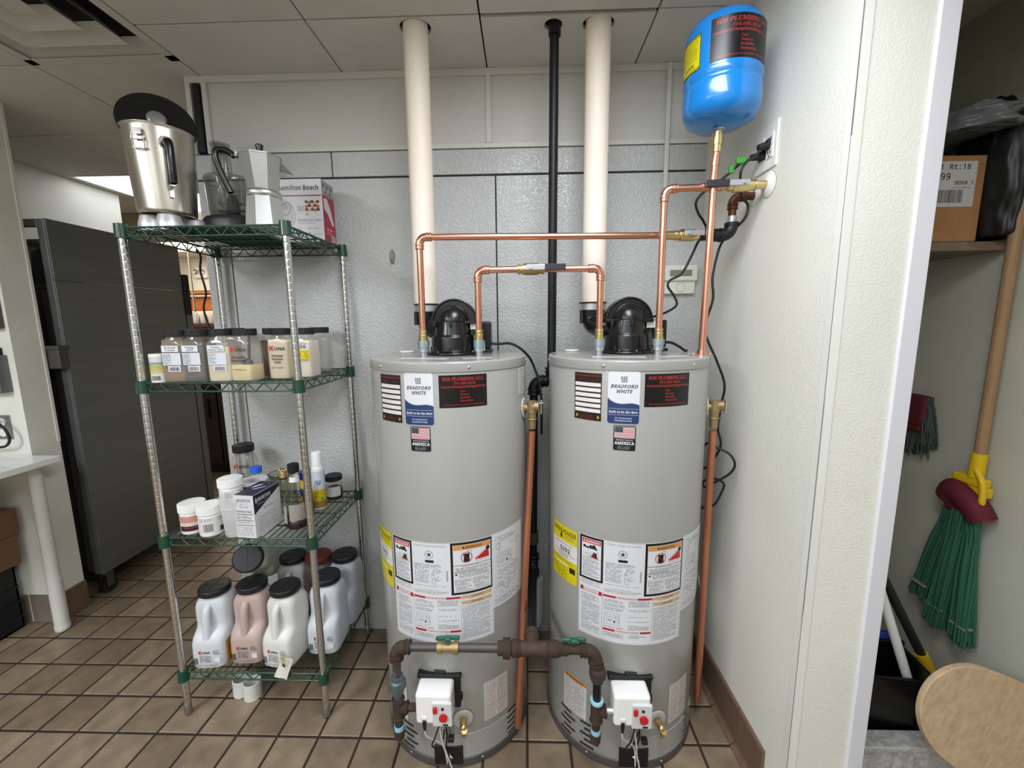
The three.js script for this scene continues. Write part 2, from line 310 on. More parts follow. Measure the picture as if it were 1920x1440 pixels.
// ceiling lights: a glowing lens and a light of its size just below it
const lampLabels = ['recessed ceiling light panel nearest the heaters and the plastered wall', 'recessed ceiling light panel one tile from the panel over the counter table', 'recessed ceiling light panel above the white counter table', 'added unseen fill light panel by the far corner facing the closet', 'added unseen fill light panel facing the heaters from the opposite end of the room', 'added unseen fill light panel at the opposite end beyond the counter table', 'bright ceiling light panel next to the passage wall above the steel refrigerator', 'large bright ceiling light panel deep in the far room'];
LAMPS.forEach(([x, z, w, d, L, col], i) => {
  const t = thing('ceiling_light', lampLabels[i], 'light', [x, CEIL, z]);
  add(t, 'frame', G(box(w + .02, .012, .014, 0, .004, d / 2 + .004), box(w + .02, .012, .014, 0, .004, -d / 2 - .004), box(.014, .012, d, w / 2 + .004, .004, 0), box(.014, .012, d, -w / 2 - .004, .004, 0)), M.white);
  add(t, 'housing', box(w, .05, d, 0, .036, 0), M.white);
  add(t, 'diffuser', box(w, .005, d, 0, .006, 0), std(0xffffff, .6, 0, { emissive: col, emissiveIntensity: i > 5 ? .45 : .7 }));
  const l = new THREE.RectAreaLight(col, L, w, d); l.rotation.x = -Math.PI / 2; l.position.y = -.004; l.castShadow = true; t.add(l);
});

// ---------- prints for the heaters ----------
const maintTex = print(256, 600, (x, w, h) => {
  fill(x, '#2a1a17', 0, 0, w, h); text(x, 'MAINTENANCE RECORD', w / 2, 34, 30, '#b5322b', { font: 'serif', max: 236 });
  text(x, 'DATE', 60, 86, 16, '#7d4b40'); text(x, 'SERVICE', 190, 86, 16, '#7d4b40');
  for (let i = 0; i < 6; i++) { fill(x, '#f3f1ee', 8, 122 + i * 66, w - 16, 46); fill(x, '#c9c2bd', w / 2 - 1, 122 + i * 66, 2, 46); }
  lines(x, 60, 536, 136, 50, 16, '#7a2a22'); for (const a of [28, 228]) { x.fillStyle = '#c79a4a'; for (const [dx, dy] of [[0, -14], [-12, 8], [12, 8]]) { x.beginPath(); x.arc(a, 556 + dy, 9, 0, 7); x.arc(a + dx * .4, 556 + dy * .4, 7, 0, 7); x.fill(); } }
});
const brandTex = print(400, 680, (x, w, h) => {
  fill(x, '#b9bbbd', 0, 0, w, h); x.beginPath(); x.roundRect(8, 8, w - 16, h - 16, 34); x.fillStyle = '#eef0f3'; x.fill(); x.save(); x.clip();
  x.fillStyle = '#2b4070'; x.beginPath(); x.moveTo(0, 330); x.bezierCurveTo(90, 440, 210, 410, 270, 405); x.bezierCurveTo(320, 402, 360, 410, 400, 430); x.lineTo(400, 680); x.lineTo(0, 680); x.fill();
  x.strokeStyle = '#c8d2e6'; x.lineWidth = 8; x.beginPath(); x.moveTo(0, 330); x.bezierCurveTo(90, 440, 210, 410, 270, 405); x.bezierCurveTo(320, 402, 360, 410, 400, 430); x.stroke(); x.restore();
  x.fillStyle = '#20242c'; for (let k = 0; k < 4; k++) { x.beginPath(); const y = 68 + k * 20; x.moveTo(160 + k * 3, y); x.bezierCurveTo(185, y + 22, 205, y - 8, 242 - k, y + 6); x.lineTo(240 - k, y + 17); x.bezierCurveTo(205, y + 4, 185, y + 32, 162 + k * 3, y + 11); x.fill(); } fill(x, '#eef0f3', 186, 60, 5, 100); fill(x, '#eef0f3', 214, 60, 5, 100);
  text(x, 'BRADFORD', w / 2, 196, 62, '#15171c', { italic: true, max: 352 }); text(x, 'WHITE', w / 2 + 4, 258, 62, '#15171c', { italic: true, max: 226 });
  fill(x, '#cdd6e8', 20, 478, w - 40, 4); fill(x, '#cdd6e8', 20, 556, w - 40, 4); text(x, 'Built to be the Best', w / 2, 520, 44, '#f4f6fa', { font: 'serif', max: 350 });
  text(x, 'For Professional', w / 2, 600, 26, '#d7deee', { italic: true }); text(x, 'Installation Only', w / 2, 632, 26, '#d7deee', { italic: true });
});
const flagTex = print(300, 360, (x, w, h) => {
  fill(x, '#9a9a98', 0, 0, w, h); x.beginPath(); x.roundRect(3, 3, w - 6, h - 6, 24); x.fillStyle = '#14161f'; x.fill(); fill(x, '#f2f0ee', 16, 16, w - 32, 166);
  for (let i = 0; i < 7; i++) fill(x, '#c2404c', 20, 20 + i * 24, w - 40, 12); fill(x, '#3d4453', 20, 20, 108, 84);
  for (let i = 0; i < 30; i++) fill(x, '#dfe2e8', 27 + (i % 6) * 17, 27 + Math.floor(i / 6) * 16, 3, 3);
  text(x, 'MANUFACTURED IN', w / 2, 208, 24, '#dfe0e4', { max: 250 }); text(x, 'AMERICA', w / 2, 254, 60, '#ffffff', { max: 262 }); lines(x, 60, 296, 180, 46, 17, '#a9acb5');
});
const sosTex = print(640, 432, (x, w, h) => {
  fill(x, '#0d0a0a', 0, 0, w, h); const o = { font: 'serif', italic: true };
  text(x, 'SOS PLUMBING LLC.', w / 2, 52, 62, '#d43a3a', { ...o, max: 560 }); text(x, '314.686.0616', w / 2 + 10, 108, 48, '#c03434', { ...o, max: 340 }); text(x, 'contact@sosplumbingstl.com', w / 2, 154, 44, '#c03434', { ...o, max: 600 });
  ['Fair', 'Honest', 'Reliable', 'Reputable'].forEach((s, i) => text(x, s, 268, 216 + i * 42, 34, '#b83232', { ...o, align: 'left' }));
  text(x, '100% guaranty on customer satisfaction', w / 2, 394, 28, '#b02e2e', { ...o, max: 540 });
});
const energyTex = print(360, 560, (x, w, h) => {
  fill(x, '#e3d413', 0, 0, w, h); fill(x, '#eceae6', 0, 158, w, 178); text(x, 'ENERGYGUIDE', w / 2, 60, 62, '#1d1b12', { max: 336 });
  x.fillStyle = '#1d1b12'; x.beginPath(); x.moveTo(140, 84); x.lineTo(160, 84); x.lineTo(160, 112); x.lineTo(174, 112); x.lineTo(150, 142); x.lineTo(126, 112); x.lineTo(140, 112); x.fill();
  lines(x, 190, 96, 140, 34, 13, '#8a7f16'); text(x, 'Estimated Yearly Energy Cost', w / 2, 186, 18, '#333', { max: 240 }); text(x, '$292', w / 2 + 24, 242, 66, '#16171a'); fill(x, '#222', 30, 282, 300, 4); lines(x, 100, 296, 160, 26, 12, '#555');
  lines(x, 24, 352, 300, 28, 14, '#5b5410'); fill(x, '#f1eedc', 60, 392, 180, 16); fill(x, '#22200f', 268, 398, 70, 56); lines(x, 24, 424, 226, 96, 15, '#7d7416'); lines(x, 100, 528, 150, 20, 12, '#5b5410');
});
function valveDiagram(x, a, b, w, h) { x.lineWidth = 3; x.strokeStyle = '#555'; x.beginPath(); x.roundRect(a, b, w, h, 14); x.stroke(); x.beginPath(); x.roundRect(a + w * .1, b + h * .16, w * .34, h * .2, 8); x.stroke(); for (const [p, q, r] of [[.66, .3, .12], [.84, .3, .1], [.2, .64, .08], [.86, .64, .12]]) { x.beginPath(); x.arc(a + w * p, b + h * q, w * r, 0, 7); x.stroke(); } x.fillStyle = '#444'; x.fillRect(a + w * .62, b + h * .62, w * .1, h * .2); lines(x, a + w * .3, b + h * .5, w * .25, h * .3, 9, '#777'); }
const mainTex = print(1280, 1280, (x, w, h) => {
  fill(x, '#eceef1', 0, 0, w, h); frame(x, '#9aa0a6', 4, 12, 8, w - 24, h - 16);
  // danger box
  frame(x, '#16181a', 26, 20, 22, 270, 520); fill(x, '#c4242b', 40, 42, 230, 52); text(x, 'DANGER', 172, 70, 44, '#f6eeee', { max: 170 }); tri(x, 66, 68, 16, '#f6eeee');
  x.fillStyle = '#232527'; for (const [a, b, r] of [[70, 140, 18], [110, 148, 14], [150, 132, 20], [190, 126, 22], [215, 150, 14]]) { x.beginPath(); x.arc(a, b, r, 0, 7); x.fill(); } x.fillRect(60, 140, 160, 16);
  x.strokeStyle = '#888'; x.lineWidth = 3; for (let i = 0; i < 5; i++) { x.beginPath(); x.moveTo(50 + i * 14, 230 + i * 8); x.lineTo(250, 180 + i * 22); x.stroke(); }
  x.fillStyle = '#8d2a2a'; x.beginPath(); x.moveTo(190, 190); x.lineTo(150, 262); x.lineTo(244, 268); x.fill(); fill(x, '#1c1d1f', 200, 200, 24, 56); fill(x, '#222', 36, 274, 240, 4); for (let i = 0; i < 4; i++) lines(x, 46, 292 + i * 58, 216, 42, 13, '#4a4d50');
  lines(x, 30, 562, 250, 60, 13, '#8b8f94');
  // rating panel
  text(x, 'AUTOMATIC STORAGE WATER HEATER', 520, 44, 32, '#8f9398', { max: 400, bold: false }); x.strokeStyle = '#3b3e41'; x.lineWidth = 5; x.beginPath(); x.arc(520, 150, 46, 0, 7); x.stroke(); x.fillStyle = '#2a2c2f'; x.beginPath(); for (let i = 0; i < 10; i++) { const q = i * Math.PI / 5 - Math.PI / 2, R = i % 2 ? 13 : 33; x.lineTo(520 + R * Math.cos(q), 150 + R * Math.sin(q)); } x.fill(); fill(x, '#1d1f21', 470, 216, 104, 32);
  lines(x, 330, 270, 340, 40, 13, '#5c6064', .8); lines(x, 330, 316, 190, 190, 13, '#6a6e72', .8); lines(x, 540, 330, 120, 180, 22, '#6a6e72', .7); lines(x, 330, 540, 380, 12, 13, '#6a6e72'); lines(x, 370, 590, 260, 12, 13, '#7a7e82'); lines(x, 320, 610, 420, 30, 13, '#6a6e72'); bars(x, 716, 350, 16, 4); for (let i = 0; i < 22; i++) fill(x, '#333', 716, 350 + i * 6, 18, 3);
  // warning box
  frame(x, '#16181a', 28, 782, 22, 480, 620); fill(x, '#e0a25a', 802, 40, 440, 62); text(x, 'WARNING', 1040, 74, 46, '#3d2a14', { max: 200 }); tri(x, 918, 72, 17, '#2c1d0e');
  x.fillStyle = '#1d1414'; x.fillRect(920, 150, 66, 100); x.strokeStyle = '#a01f26'; x.lineWidth = 9; x.beginPath(); x.arc(952, 196, 62, 0, 7); x.moveTo(908, 152); x.lineTo(996, 240); x.stroke(); x.strokeStyle = '#333'; x.lineWidth = 4; x.beginPath(); x.arc(990, 136, 24, 3, 6.6); x.stroke();
  x.fillStyle = '#cf1f24'; x.beginPath(); x.moveTo(1050, 242); for (let i = 0; i < 7; i++) { x.lineTo(1066 + i * 24, 222 - i * 17 - 14); x.lineTo(1076 + i * 24, 232 - i * 15); } x.lineTo(1226, 242); x.fill(); x.fillStyle = '#1d1d1f'; x.beginPath(); x.arc(1212, 128, 24, 0, 7); x.fill(); lines(x, 1060, 256, 140, 10, 12, '#555');
  fill(x, '#1c1e20', 796, 288, 452, 6); fill(x, '#1c1e20', 796, 376, 452, 6); lines(x, 880, 300, 270, 12, 13, '#333'); lines(x, 812, 322, 420, 46, 14, '#3c3f42'); tri(x, 828, 402, 16, '#1c1e20'); lines(x, 860, 392, 370, 60, 15, '#3c3f42'); fill(x, '#333', 806, 468, 432, 4); lines(x, 812, 482, 190, 60, 13, '#4a4d50'); lines(x, 1020, 482, 210, 60, 13, '#4a4d50'); lines(x, 826, 554, 190, 50, 13, '#4a4d50'); lines(x, 1036, 554, 196, 50, 13, '#4a4d50'); fill(x, '#222', 806, 612, 432, 4); 
  // lower half: operating instructions
  const Y = 680; fill(x, '#c4242b', 24, Y - 20, 40, 52); fill(x, '#c4242b', 254, Y - 12, 40, 52); text(x, 'FOR YOUR SAFETY', 158, Y - 4, 24, '#b32a30', { max: 170 }); text(x, 'READ BEFORE OPERATING', 158, Y + 24, 24, '#a33', { max: 180 });
  fill(x, '#c4242b', 306, Y, 150, 26); fill(x, '#c4242b', 700, Y, 170, 26); text(x, 'OPERATING INSTRUCTIONS', 578, Y + 14, 28, '#b32a30', { max: 230 });
  fill(x, '#555', 300, Y, 3, 560); fill(x, '#555', 872, Y, 3, 570);
  for (let i = 0; i < 5; i++) lines(x, 40, Y + 62 + i * 98, 244, 84, 13, '#63676b');
  for (let i = 0; i < 3; i++) lines(x, 320, Y + 50 + i * 52, 240, 36, 14, '#63676b'); lines(x, 600, Y + 40, 250, 70, 13, '#63676b'); lines(x, 600, Y + 150, 250, 24, 13, '#63676b'); lines(x, 600, Y + 240, 220, 12, 13, '#63676b'); lines(x, 600, Y + 300, 256, 12, 13, '#63676b'); lines(x, 600, Y + 350, 250, 60, 13, '#63676b');
  valveDiagram(x, 330, Y + 220, 170, 150); lines(x, 320, Y + 396, 240, 14, 13, '#a05050');
  fill(x, '#c4242b', 312, Y + 430, 140, 26); fill(x, '#c4242b', 740, Y + 430, 126, 26); text(x, 'TO TURN OFF GAS TO APPLIANCE', 596, Y + 443, 28, '#a8363b', { max: 270 }); lines(x, 320, Y + 476, 240, 60, 15, '#63676b'); lines(x, 600, Y + 476, 230, 34, 15, '#63676b');
  for (const [a, b] of [[-8, 44], [62, 44]]) { fill(x, '#d9b78c', 884, Y + a, 368, b); text(x, 'WARNING', 1080, Y + a + 23, 26, '#4c3b28'); tri(x, 1004, Y + a + 22, 9, '#4c3b28'); lines(x, 960, Y + a + b + 4, 220, 12, 12, '#777'); }
  for (let i = 0; i < 5; i++) lines(x, 888, Y + 130 + i * 86, 356, 74, 12, '#63676b');
});
const wiringTex = print(420, 640, (x, w, h) => {
  fill(x, '#e6e8ec', 0, 0, w, h); x.strokeStyle = '#7b8086'; x.lineWidth = 3; valveDiagram(x, 60, 190, 170, 110); x.beginPath(); x.moveTo(80, 190); x.lineTo(80, 90); x.lineTo(320, 70); x.lineTo(330, 330); x.lineTo(230, 300); x.stroke(); for (const [a, b, r] of [[70, 120, 26], [250, 110, 34], [330, 150, 22]]) { x.beginPath(); x.arc(a, b, r, 0, 7); x.stroke(); }
  lines(x, 40, 40, 300, 30, 14, '#8a8e94'); lines(x, 60, 330, 300, 40, 13, '#8a8e94'); frame(x, '#9aa0a6', 3, 40, 390, 320, 160); x.beginPath(); x.moveTo(40, 470); x.lineTo(200, 470); x.lineTo(200, 420); x.lineTo(330, 420); x.stroke(); lines(x, 60, 400, 280, 130, 20, '#8a8e94', .5); lines(x, 30, 570, 350, 50, 13, '#777');
});
const lowTex = print(280, 400, (x, w, h) => { fill(x, '#dcd7d3', 0, 0, w, h); frame(x, '#b8a9a0', 4, 8, 8, w - 16, h - 16); lines(x, 22, 20, 110, 360, 11, '#a58d85'); lines(x, 150, 20, 110, 360, 11, '#a58d85'); fill(x, '#9d5b50', 20, 250, 240, 5); });
const warnLowTex = print(280, 420, (x, w, h) => { fill(x, '#dfdedb', 0, 0, w, h); frame(x, '#666', 4, 3, 3, w - 6, h - 6); fill(x, '#c98a3c', 8, 8, w - 16, 46); text(x, 'WARNING', w / 2 + 14, 33, 34, '#4a2c10', { max: 170 }); tri(x, 48, 32, 13, '#4a2c10'); lines(x, 18, 66, 244, 340, 13, '#5d5f61'); });
const paperTex = print(256, 256, (x, w, h) => { fill(x, '#ecebe8', 0, 0, w, h); lines(x, 18, 20, 220, 210, 14, '#9a9a98'); });
const plateTex = print(128, 512, (x, w, h) => { fill(x, '#e9e8e5', 0, 0, w, h); lines(x, 10, 20, 108, 470, 18, '#999'); });
const PR = Object.fromEntries(Object.entries({ maintTex, brandTex, flagTex, sosTex, energyTex, mainTex, wiringTex, lowTex, warnLowTex, paperTex, plateTex }).map(([k, t]) => [k, paper(t, .34)]));

// ---------- water heaters ----------
const TOP = 1.43, RT = .277;
const polar = (r, deg, y = 0) => [r * Math.sin(deg * Math.PI / 180), y, r * Math.cos(deg * Math.PI / 180)];
function nipple(t, x, z) { // threaded stub, union nut, brass adapter
  const b = [x, TOP, z];
  add(t, 'nipple', G(rod(b, [x, TOP + .02, z], .0125), rod([x, TOP + .018, z], [x, TOP + .034, z], .0175, 20, .0165)), M.zinc);
  add(t, 'union_nut', G(hexNut([x, TOP + .034, z], [x, TOP + .056, z], .021), rod([x, TOP + .024, z], [x, TOP + .036, z], .0185, 8)), M.zincBlue);
  add(t, 'brass_adapter', G(hexNut([x, TOP + .056, z], [x, TOP + .066, z], .0165), rod([x, TOP + .06, z], [x, TOP + .092, z], .0138), along(new THREE.TorusGeometry(.0135, .0022, 8, 24).rotateX(Math.PI / 2), [x, TOP + .086, z], [0, 1, 0]), along(new THREE.TorusGeometry(.0135, .0022, 8, 24).rotateX(Math.PI / 2), [x, TOP + .074, z], [0, 1, 0])), M.brass);
}
function blower(t, x, z, deg) { // black draft blower on the tank's top
  const b = add(t, 'blower', G(lathe([[0, 0], [.1, 0], [.1, .008], [.094, .012], [.082, .014], [.08, .018], [.079, .062], [.074, .07], [.068, .074], [.064, .118], [.06, .124], [.0001, .124]], 48)), M.blackPlastic);
  b.position.set(x, TOP, z); b.rotation.y = deg * Math.PI / 180;
  const scroll = new THREE.CylinderGeometry(.084, .084, .062, 48).rotateX(Math.PI / 2);
  add(b, 'scroll_housing', G(scroll.translate(.008, .118, -.024), along(new THREE.TorusGeometry(.082, .004, 8, 48), [.008, .118, .008], [0, 1, 0]).toNonIndexed().applyMatrix4(new THREE.Matrix4()), box(.17, .012, .1, .004, .118, -.012, .003)), M.blackPlastic);
  add(b, 'motor_dome', G(new THREE.SphereGeometry(.056, 32, 16, 0, Math.PI * 2, 0, Math.PI / 2).scale(1, 1.05, .95).translate(.004, .12, .012), new THREE.TorusGeometry(.05, .0035, 8, 32, Math.PI).translate(.004, .124, .04).rotateX(-.12)), M.blackPlastic);
  const pts = [[-.05, .1, -.04], [-.085, .1, -.06], [-.107, .112, -.085], [-.112, .14, -.095]];
  add(b, 'exhaust_boot', G(tube(pts, .042, 24, 24), cyl(.05, .046, .024, -.112, .148, -.095), cyl(.0535, .0535, .006, -.112, .187, -.095)), M.blackPlastic);
  add(b, 'hose_clamp', cyl(.0505, .0505, .024, -.112, .172, -.095, 32), M.zinc);
  add(b, 'drain_spout', G(rod([-.155, .16, -.08], [-.155, .11, -.075], .008), rod([-.155, .16, -.08], [-.13, .16, -.09], .008)), M.blackMatte);
  add(b, 'control_box', G(box(.05, .1, .075, .118, .07, -.02, .008), box(.07, .012, .09, .112, .012, -.02, .003)), M.blackPlastic);
  add(b, 'notice', decal(.036, .026, .086, .105, .019), M.white); add(b, 'notice', decal(.018, .03, .112, .03, .0262), M.white);
  for (const a of [-80, -40, 0, 40, 80]) { const [sx, , sz] = polar(.09, a); add(b, 'clip', box(.008, .018, .01, sx * .88, .02, sz * .88, .002), M.blackMatte); }
  for (const a of [-25, 10, 55]) { const [sx, , sz] = polar(.097, a); add(b, 'screw', new THREE.SphereGeometry(.0034, 10, 8).scale(1, .7, 1).translate(sx, .014, sz), M.screwSteel); }
  add(b, 'seam_lug', G(box(.012, .022, .012, .004, .112, .066, .003), box(.012, .022, .012, -.06, .112, .04, .003)), M.blackMatte);
}
function gasControl(t, x, y) { // white box with red switch and button, its gasket, wires
  const g = add(t, 'gas_valve', box(.118, .112, .075, 0, 0, 0, .012), M.whiteGloss); g.position.set(x, y, .312);
  add(g, 'control_panel', box(.064, .086, .01, .03, -.012, .039, .004), std(0xcfd0cf, .4));
  add(g, 'switch', box(.014, .022, .008, .008, .008, .046, .002), M.red);
  add(g, 'button', cyl(.0135, .0135, .008, 0, 0, 0, 28).rotateX(Math.PI / 2).translate(.034, -.018, .047), M.red);
  add(g, 'indicator', G(box(.008, .008, .003, .032, .012, .045), box(.016, .004, .003, .04, -.046, .045)), M.blackMatte);
  add(g, 'plug', G(box(.011, .026, .012, -.03, -.048, .038, .002), box(.008, .02, .01, -.03, -.066, .036, .002)), M.blackMatte);
  add(g, 'plug_socket', box(.018, .012, .008, -.03, -.03, .036, .001), M.white);
  add(t, 'gasket', G(box(.15, .016, .03, x + .008, y + .062, .272, .005), box(.022, .12, .03, x + .068, y + .002, .27, .006), box(.03, .03, .024, x + .07, y - .02, .27, .006), box(.04, .016, .03, x + .01, y + .072, .268, .006)), M.blackMatte);
  add(t, 'bracket', box(.012, .13, .012, x + .03, y - .12, .29, .002), M.zinc);
  const sx = x - .03, f = .283;
  for (const [k, pts] of [[0, [[sx, y - .07, .348], [sx + .002, y - .1, .345], [sx + .02, y - .13, .33], [sx + .045, y - .16, .318], [sx + .055, y - .2, .31], [sx + .06, y - .26, .3]]], [1, [[x + .02, y - .06, .33], [x, y - .11, .345], [x - .012, y - .15, .335], [x + .005, y - .19, .31], [x + .02, y - .15, .315], [x + .028, y - .1, .325]]], [1, [[x + .028, y - .06, .32], [x + .035, y - .12, .318], [x + .03, y - .18, .308], [x + .038, y - .25, .296]]], [0, [[x + .012, y - .07, .33], [x + .022, y - .14, .33], [x + .03, y - .2, .315], [x + .045, y - .27, .306]]]]) add(t, 'wire', tube(pts, .0026, 40, 6), k ? M.blackMatte : M.offWhite);
  add(t, 'igniter', G(box(.03, .02, .02, x + .005, y - .08, .3, .004), box(.02, .016, .02, x + .05, y - .135, .322, .003)), M.blackMatte);
  add(t, 'burner_port', G(box(.1, .075, .012, x + .03, .052, f - .008, .004)), M.blackMatte);
  add(t, 'burner_tube', rod([x + .02, .06, .27], [x + .045, .05, .29], .006, 10), M.chrome);
}
const SLOTS = [];
for (let k = 0; k < 5; k++) { const o = k % 2 ? 3.5 : 0, y = .132 - k * .022; SLOTS.push([-57 + o, -46 + o, y], [-38 + o, -27 + o, y], [47.5 - o * .3, 58 - o * .3, y], [64 + o, 74 + o, y]); }
function heater(name, label, x, z, n1, n2, a, o) {
  const t = thing(name, label, 'water heater', [x, 0, z], 0);
  add(t, 'tank', lathe([[0, .03], [.277, .03], [.277, 1.405], [0, 1.405]], 96), M.tank);
  add(t, 'base_ring', lathe([[.24, 0], [.279, 0], [.2805, .004], [.2805, .03], [.278, .034], [.24, .034]], 96), M.tankBase);
  add(t, 'top_cap', lathe([[.2765, 1.398], [.2795, 1.398], [.2795, 1.4235], [.2775, 1.4285], [.272, 1.43], [0, 1.43]], 96), M.tank);
  for (const d of o.screws) { const s = add(t, 'screw', new THREE.SphereGeometry(.0052, 12, 10).scale(1, 1, .6), M.screwSteel); s.position.set(...polar(.2795, d, 1.411)); s.rotation.y = d * Math.PI / 180; }
  for (const d of [-30, 25]) { const s = add(t, 'screw', new THREE.SphereGeometry(.0042, 12, 10).scale(1, 1, .6), M.screwSteel); s.position.set(...polar(.2805, d + a, .02)); s.rotation.y = (d + a) * Math.PI / 180; }
  const R = RT + .0006, st = (nm, m, a0, a1, y0, y1, r = R, lab) => add(t, nm, wrap(r, a0, a1, y0, y1), m, lab);
  st('maintenance_sticker', PR.maintTex, -43.3 + o.m, -23.4 + o.m, 1.236, 1.387, R, 'dark sticker with six blank white lines');
  st('brand_sticker', PR.brandTex, -21 + a, -.6 + a, 1.232, 1.398, R, 'white and blue maker sticker');
  st('flag_sticker', PR.flagTex, -17.5 + a * .7, -3.5 + a * .7, 1.149, 1.229, R, 'black sticker with a striped flag');
  st('service_sticker', PR.sosTex, 2.7 + o.s, 34 + o.s, 1.288, 1.389, R, 'black sticker with red lettering');
  st('energy_label', PR.energyTex, -69 + a * .7, -40.5 + a, .64, .841, R + .0008, 'yellow energy cost label');
  st('instruction_label', PR.mainTex, -38.7 + a, 36.4 + a, .484, .845, R, 'large white instruction label');
  st('wiring_label', PR.wiringTex, 35.4 + a, 68 + a, .578, .848, R + .0004, 'white wiring diagram label');
  st('paper_label', PR.lowTex, 27 + a * .2, 47.8 + a * .2, .156, .308, R, 'pinkish printed label');
  st('warning_label', PR.warnLowTex, -53.5 + a * .6, -32 + a * .6, .138, .289, R, 'white warning label with an orange heading');
  if (!o.bare) st('spec_label', PR.plateTex, 65, 79, 1.299, 1.394, R, 'narrow white label');
  add(t, 'access_cover', G(wrap(RT + .002, -6 + a, 70 + a, .036, .128, 40), tube(Array.from({ length: 20 }, (_, i) => polar(RT + .001, -6 + a + 4 * i, .128)), .0018, 60, 6)), M.tank);
  for (const [a0, a1, y] of SLOTS) add(t, 'vent_slot', wrap(R + .0018, a0 + a * .3, a1 + a * .3, y - .0036, y + .0036, 6), M.dark);
  // drain valve
  const [dx, , dz] = polar(RT, o.drain), dv = add(t, 'drain_valve', G(along(cyl(.0125, .0125, .03), [0, 0, .014], [0, 0, 1]), along(cyl(.0095, .008, .03), [.002, -.018, .038], [0, 1, .35]), new THREE.SphereGeometry(.012, 16, 12).translate(0, 0, .032)), M.brass);
  dv.position.set(dx, .193, dz); dv.rotation.y = o.drain * Math.PI / 180;
  add(dv, 'escutcheon', along(lathe([[0, 0], [.036, 0], [.036, .004], [.03, .007], [.019, .007], [.018, .004], [0, .004]], 36), [0, 0, 0], [0, 0, 1]), std(0xb0afa9, .45));
  // relief valve on the side
  const [tx, , tz] = polar(RT, 77), [ux, , uz] = polar(1, 77);
  const rv = add(t, 'relief_valve', G(rod([0, 0, 0], [.03 * ux, 0, .03 * uz], .014), along(cyl(.0185, .0185, .04), [.03 * ux, .004, .03 * uz], [0, 1, 0]), along(cyl(.016, .0145, .036), [.03 * ux, -.03, .03 * uz], [0, 1, 0]), along(cyl(.017, .017, .028, 0, 0, 0, 20), [.03 * ux + .012, .006, .03 * uz + .004], [1, 0, .2]), along(new THREE.TorusGeometry(.0155, .003, 8, 24).rotateX(Math.PI / 2), [.03 * ux, -.04, .03 * uz], [0, 1, 0]), along(cyl(.0145, .0135, .034), [.03 * ux, -.058, .03 * uz], [0, 1, 0])), M.brassOld);
  rv.position.set(tx, 1.245, tz); add(rv, 'lever', G(box(.004, .05, .01, .03 * ux + .033, .004, .03 * uz + .008, .001), rod([.03 * ux + .026, .016, .03 * uz], [.03 * ux + .04, .018, .03 * uz], .0018, 6)), M.chrome);
  add(rv, 'plate', along(cyl(.036, .036, .004), [.002 * ux, 0, .002 * uz], [ux, 0, uz]), std(0xc5c4be, .4));
  nipple(t, ...n1); nipple(t, ...n2);
  blower(t, .008, -.035, a * .4);
  gasControl(t, -.028, .305);
  add(t, 'top_notice', G(decal(.17, .06, 0, 0, 0).rotateX(-Math.PI / 2).rotateY(-.15).translate(-.06, TOP + .0006, .16), decal(.1, .05, 0, 0, 0).rotateX(-Math.PI / 2).rotateY(.3).translate(.12, TOP + .0006, .15)), PR.paperTex);
  add(t, 'port_plug', lathe([[0, .004], [.018, .004], [.02, .006], [.027, .006], [.029, .003], [.029, 0], [0, 0]], 32).translate(o.plug[0], TOP, o.plug[1]), M.white);
  return t;
}
const H1 = [-.275, -1.525], H2 = [.367, -1.53];
heater('water_heater', 'grey gas tank water heater nearer the wire shelf, one relief pipe bent inward', ...H1, [-.077, .075], [.117, .075], 0, { m: 0, s: 0, screws: [-42, 22, 88], drain: 11.4, plug: [-.2, -.15] });
heater('water_heater', 'grey gas tank water heater nearer the plastered wall, copper riser on its top', ...H2, [-.111, .08], [.09, .08], -3.2, { m: -4.4, s: -4.1, screws: [-27, 34, -88], drain: 16, plug: [-.178, -.15], bare: true });

// ---------- pipework ----------
const CR = .0111; // copper pipe radius
function ballValve(t, p, dir, lever, sleeveMat) { // brass body along dir, lever lying along the pipe
  const P = V(...p), D = V(...dir).normalize(), at = k => P.clone().addScaledVector(D, k).toArray();
  const v = addW(t, 'valve', G(rod(at(-.045), at(-.02), .0155), hexNut(at(-.026), at(-.012), .021), rod(at(-.014), at(.014), .0195, 24), hexNut(at(.012), at(.026), .0205), rod(at(.024), at(.045), .0155), along(new THREE.TorusGeometry(.0148, .0026, 8, 24).rotateX(Math.PI / 2), at(-.04), dir), along(new THREE.TorusGeometry(.0148, .0026, 8, 24).rotateX(Math.PI / 2), at(.04), dir)), M.brass);
  const L = V(...lever), q = P.clone().add(V(0, .004, .024)), e = q.clone().addScaledVector(L, .05), f = q.clone().addScaledVector(L, .115);
  const bar = (a, b, w, h) => { const m = a.clone().add(b).multiplyScalar(.5); return box(a.distanceTo(b), w, h, 0, 0, 0, .002).applyQuaternion(new THREE.Quaternion().setFromUnitVectors(V(1, 0, 0), b.clone().sub(a).normalize())).translate(m.x, m.y, m.z); };
  const h = addW(t, 'lever', G(bar(q.clone().addScaledVector(L, -.016), e, .018, .0035), rod(P.toArray(), q.clone().add(V(0, 0, .004)).toArray(), .006, 10), hexNut(q.toArray(), q.clone().add(V(0, 0, .007)).toArray(), .007)), M.zinc);
  if (sleeveMat) addW(t, 'lever_sleeve', bar(e.clone().addScaledVector(L, -.004), f, .021, .009), sleeveMat);
  return v;
}
const sleeve = std(0x241f2e, .5);
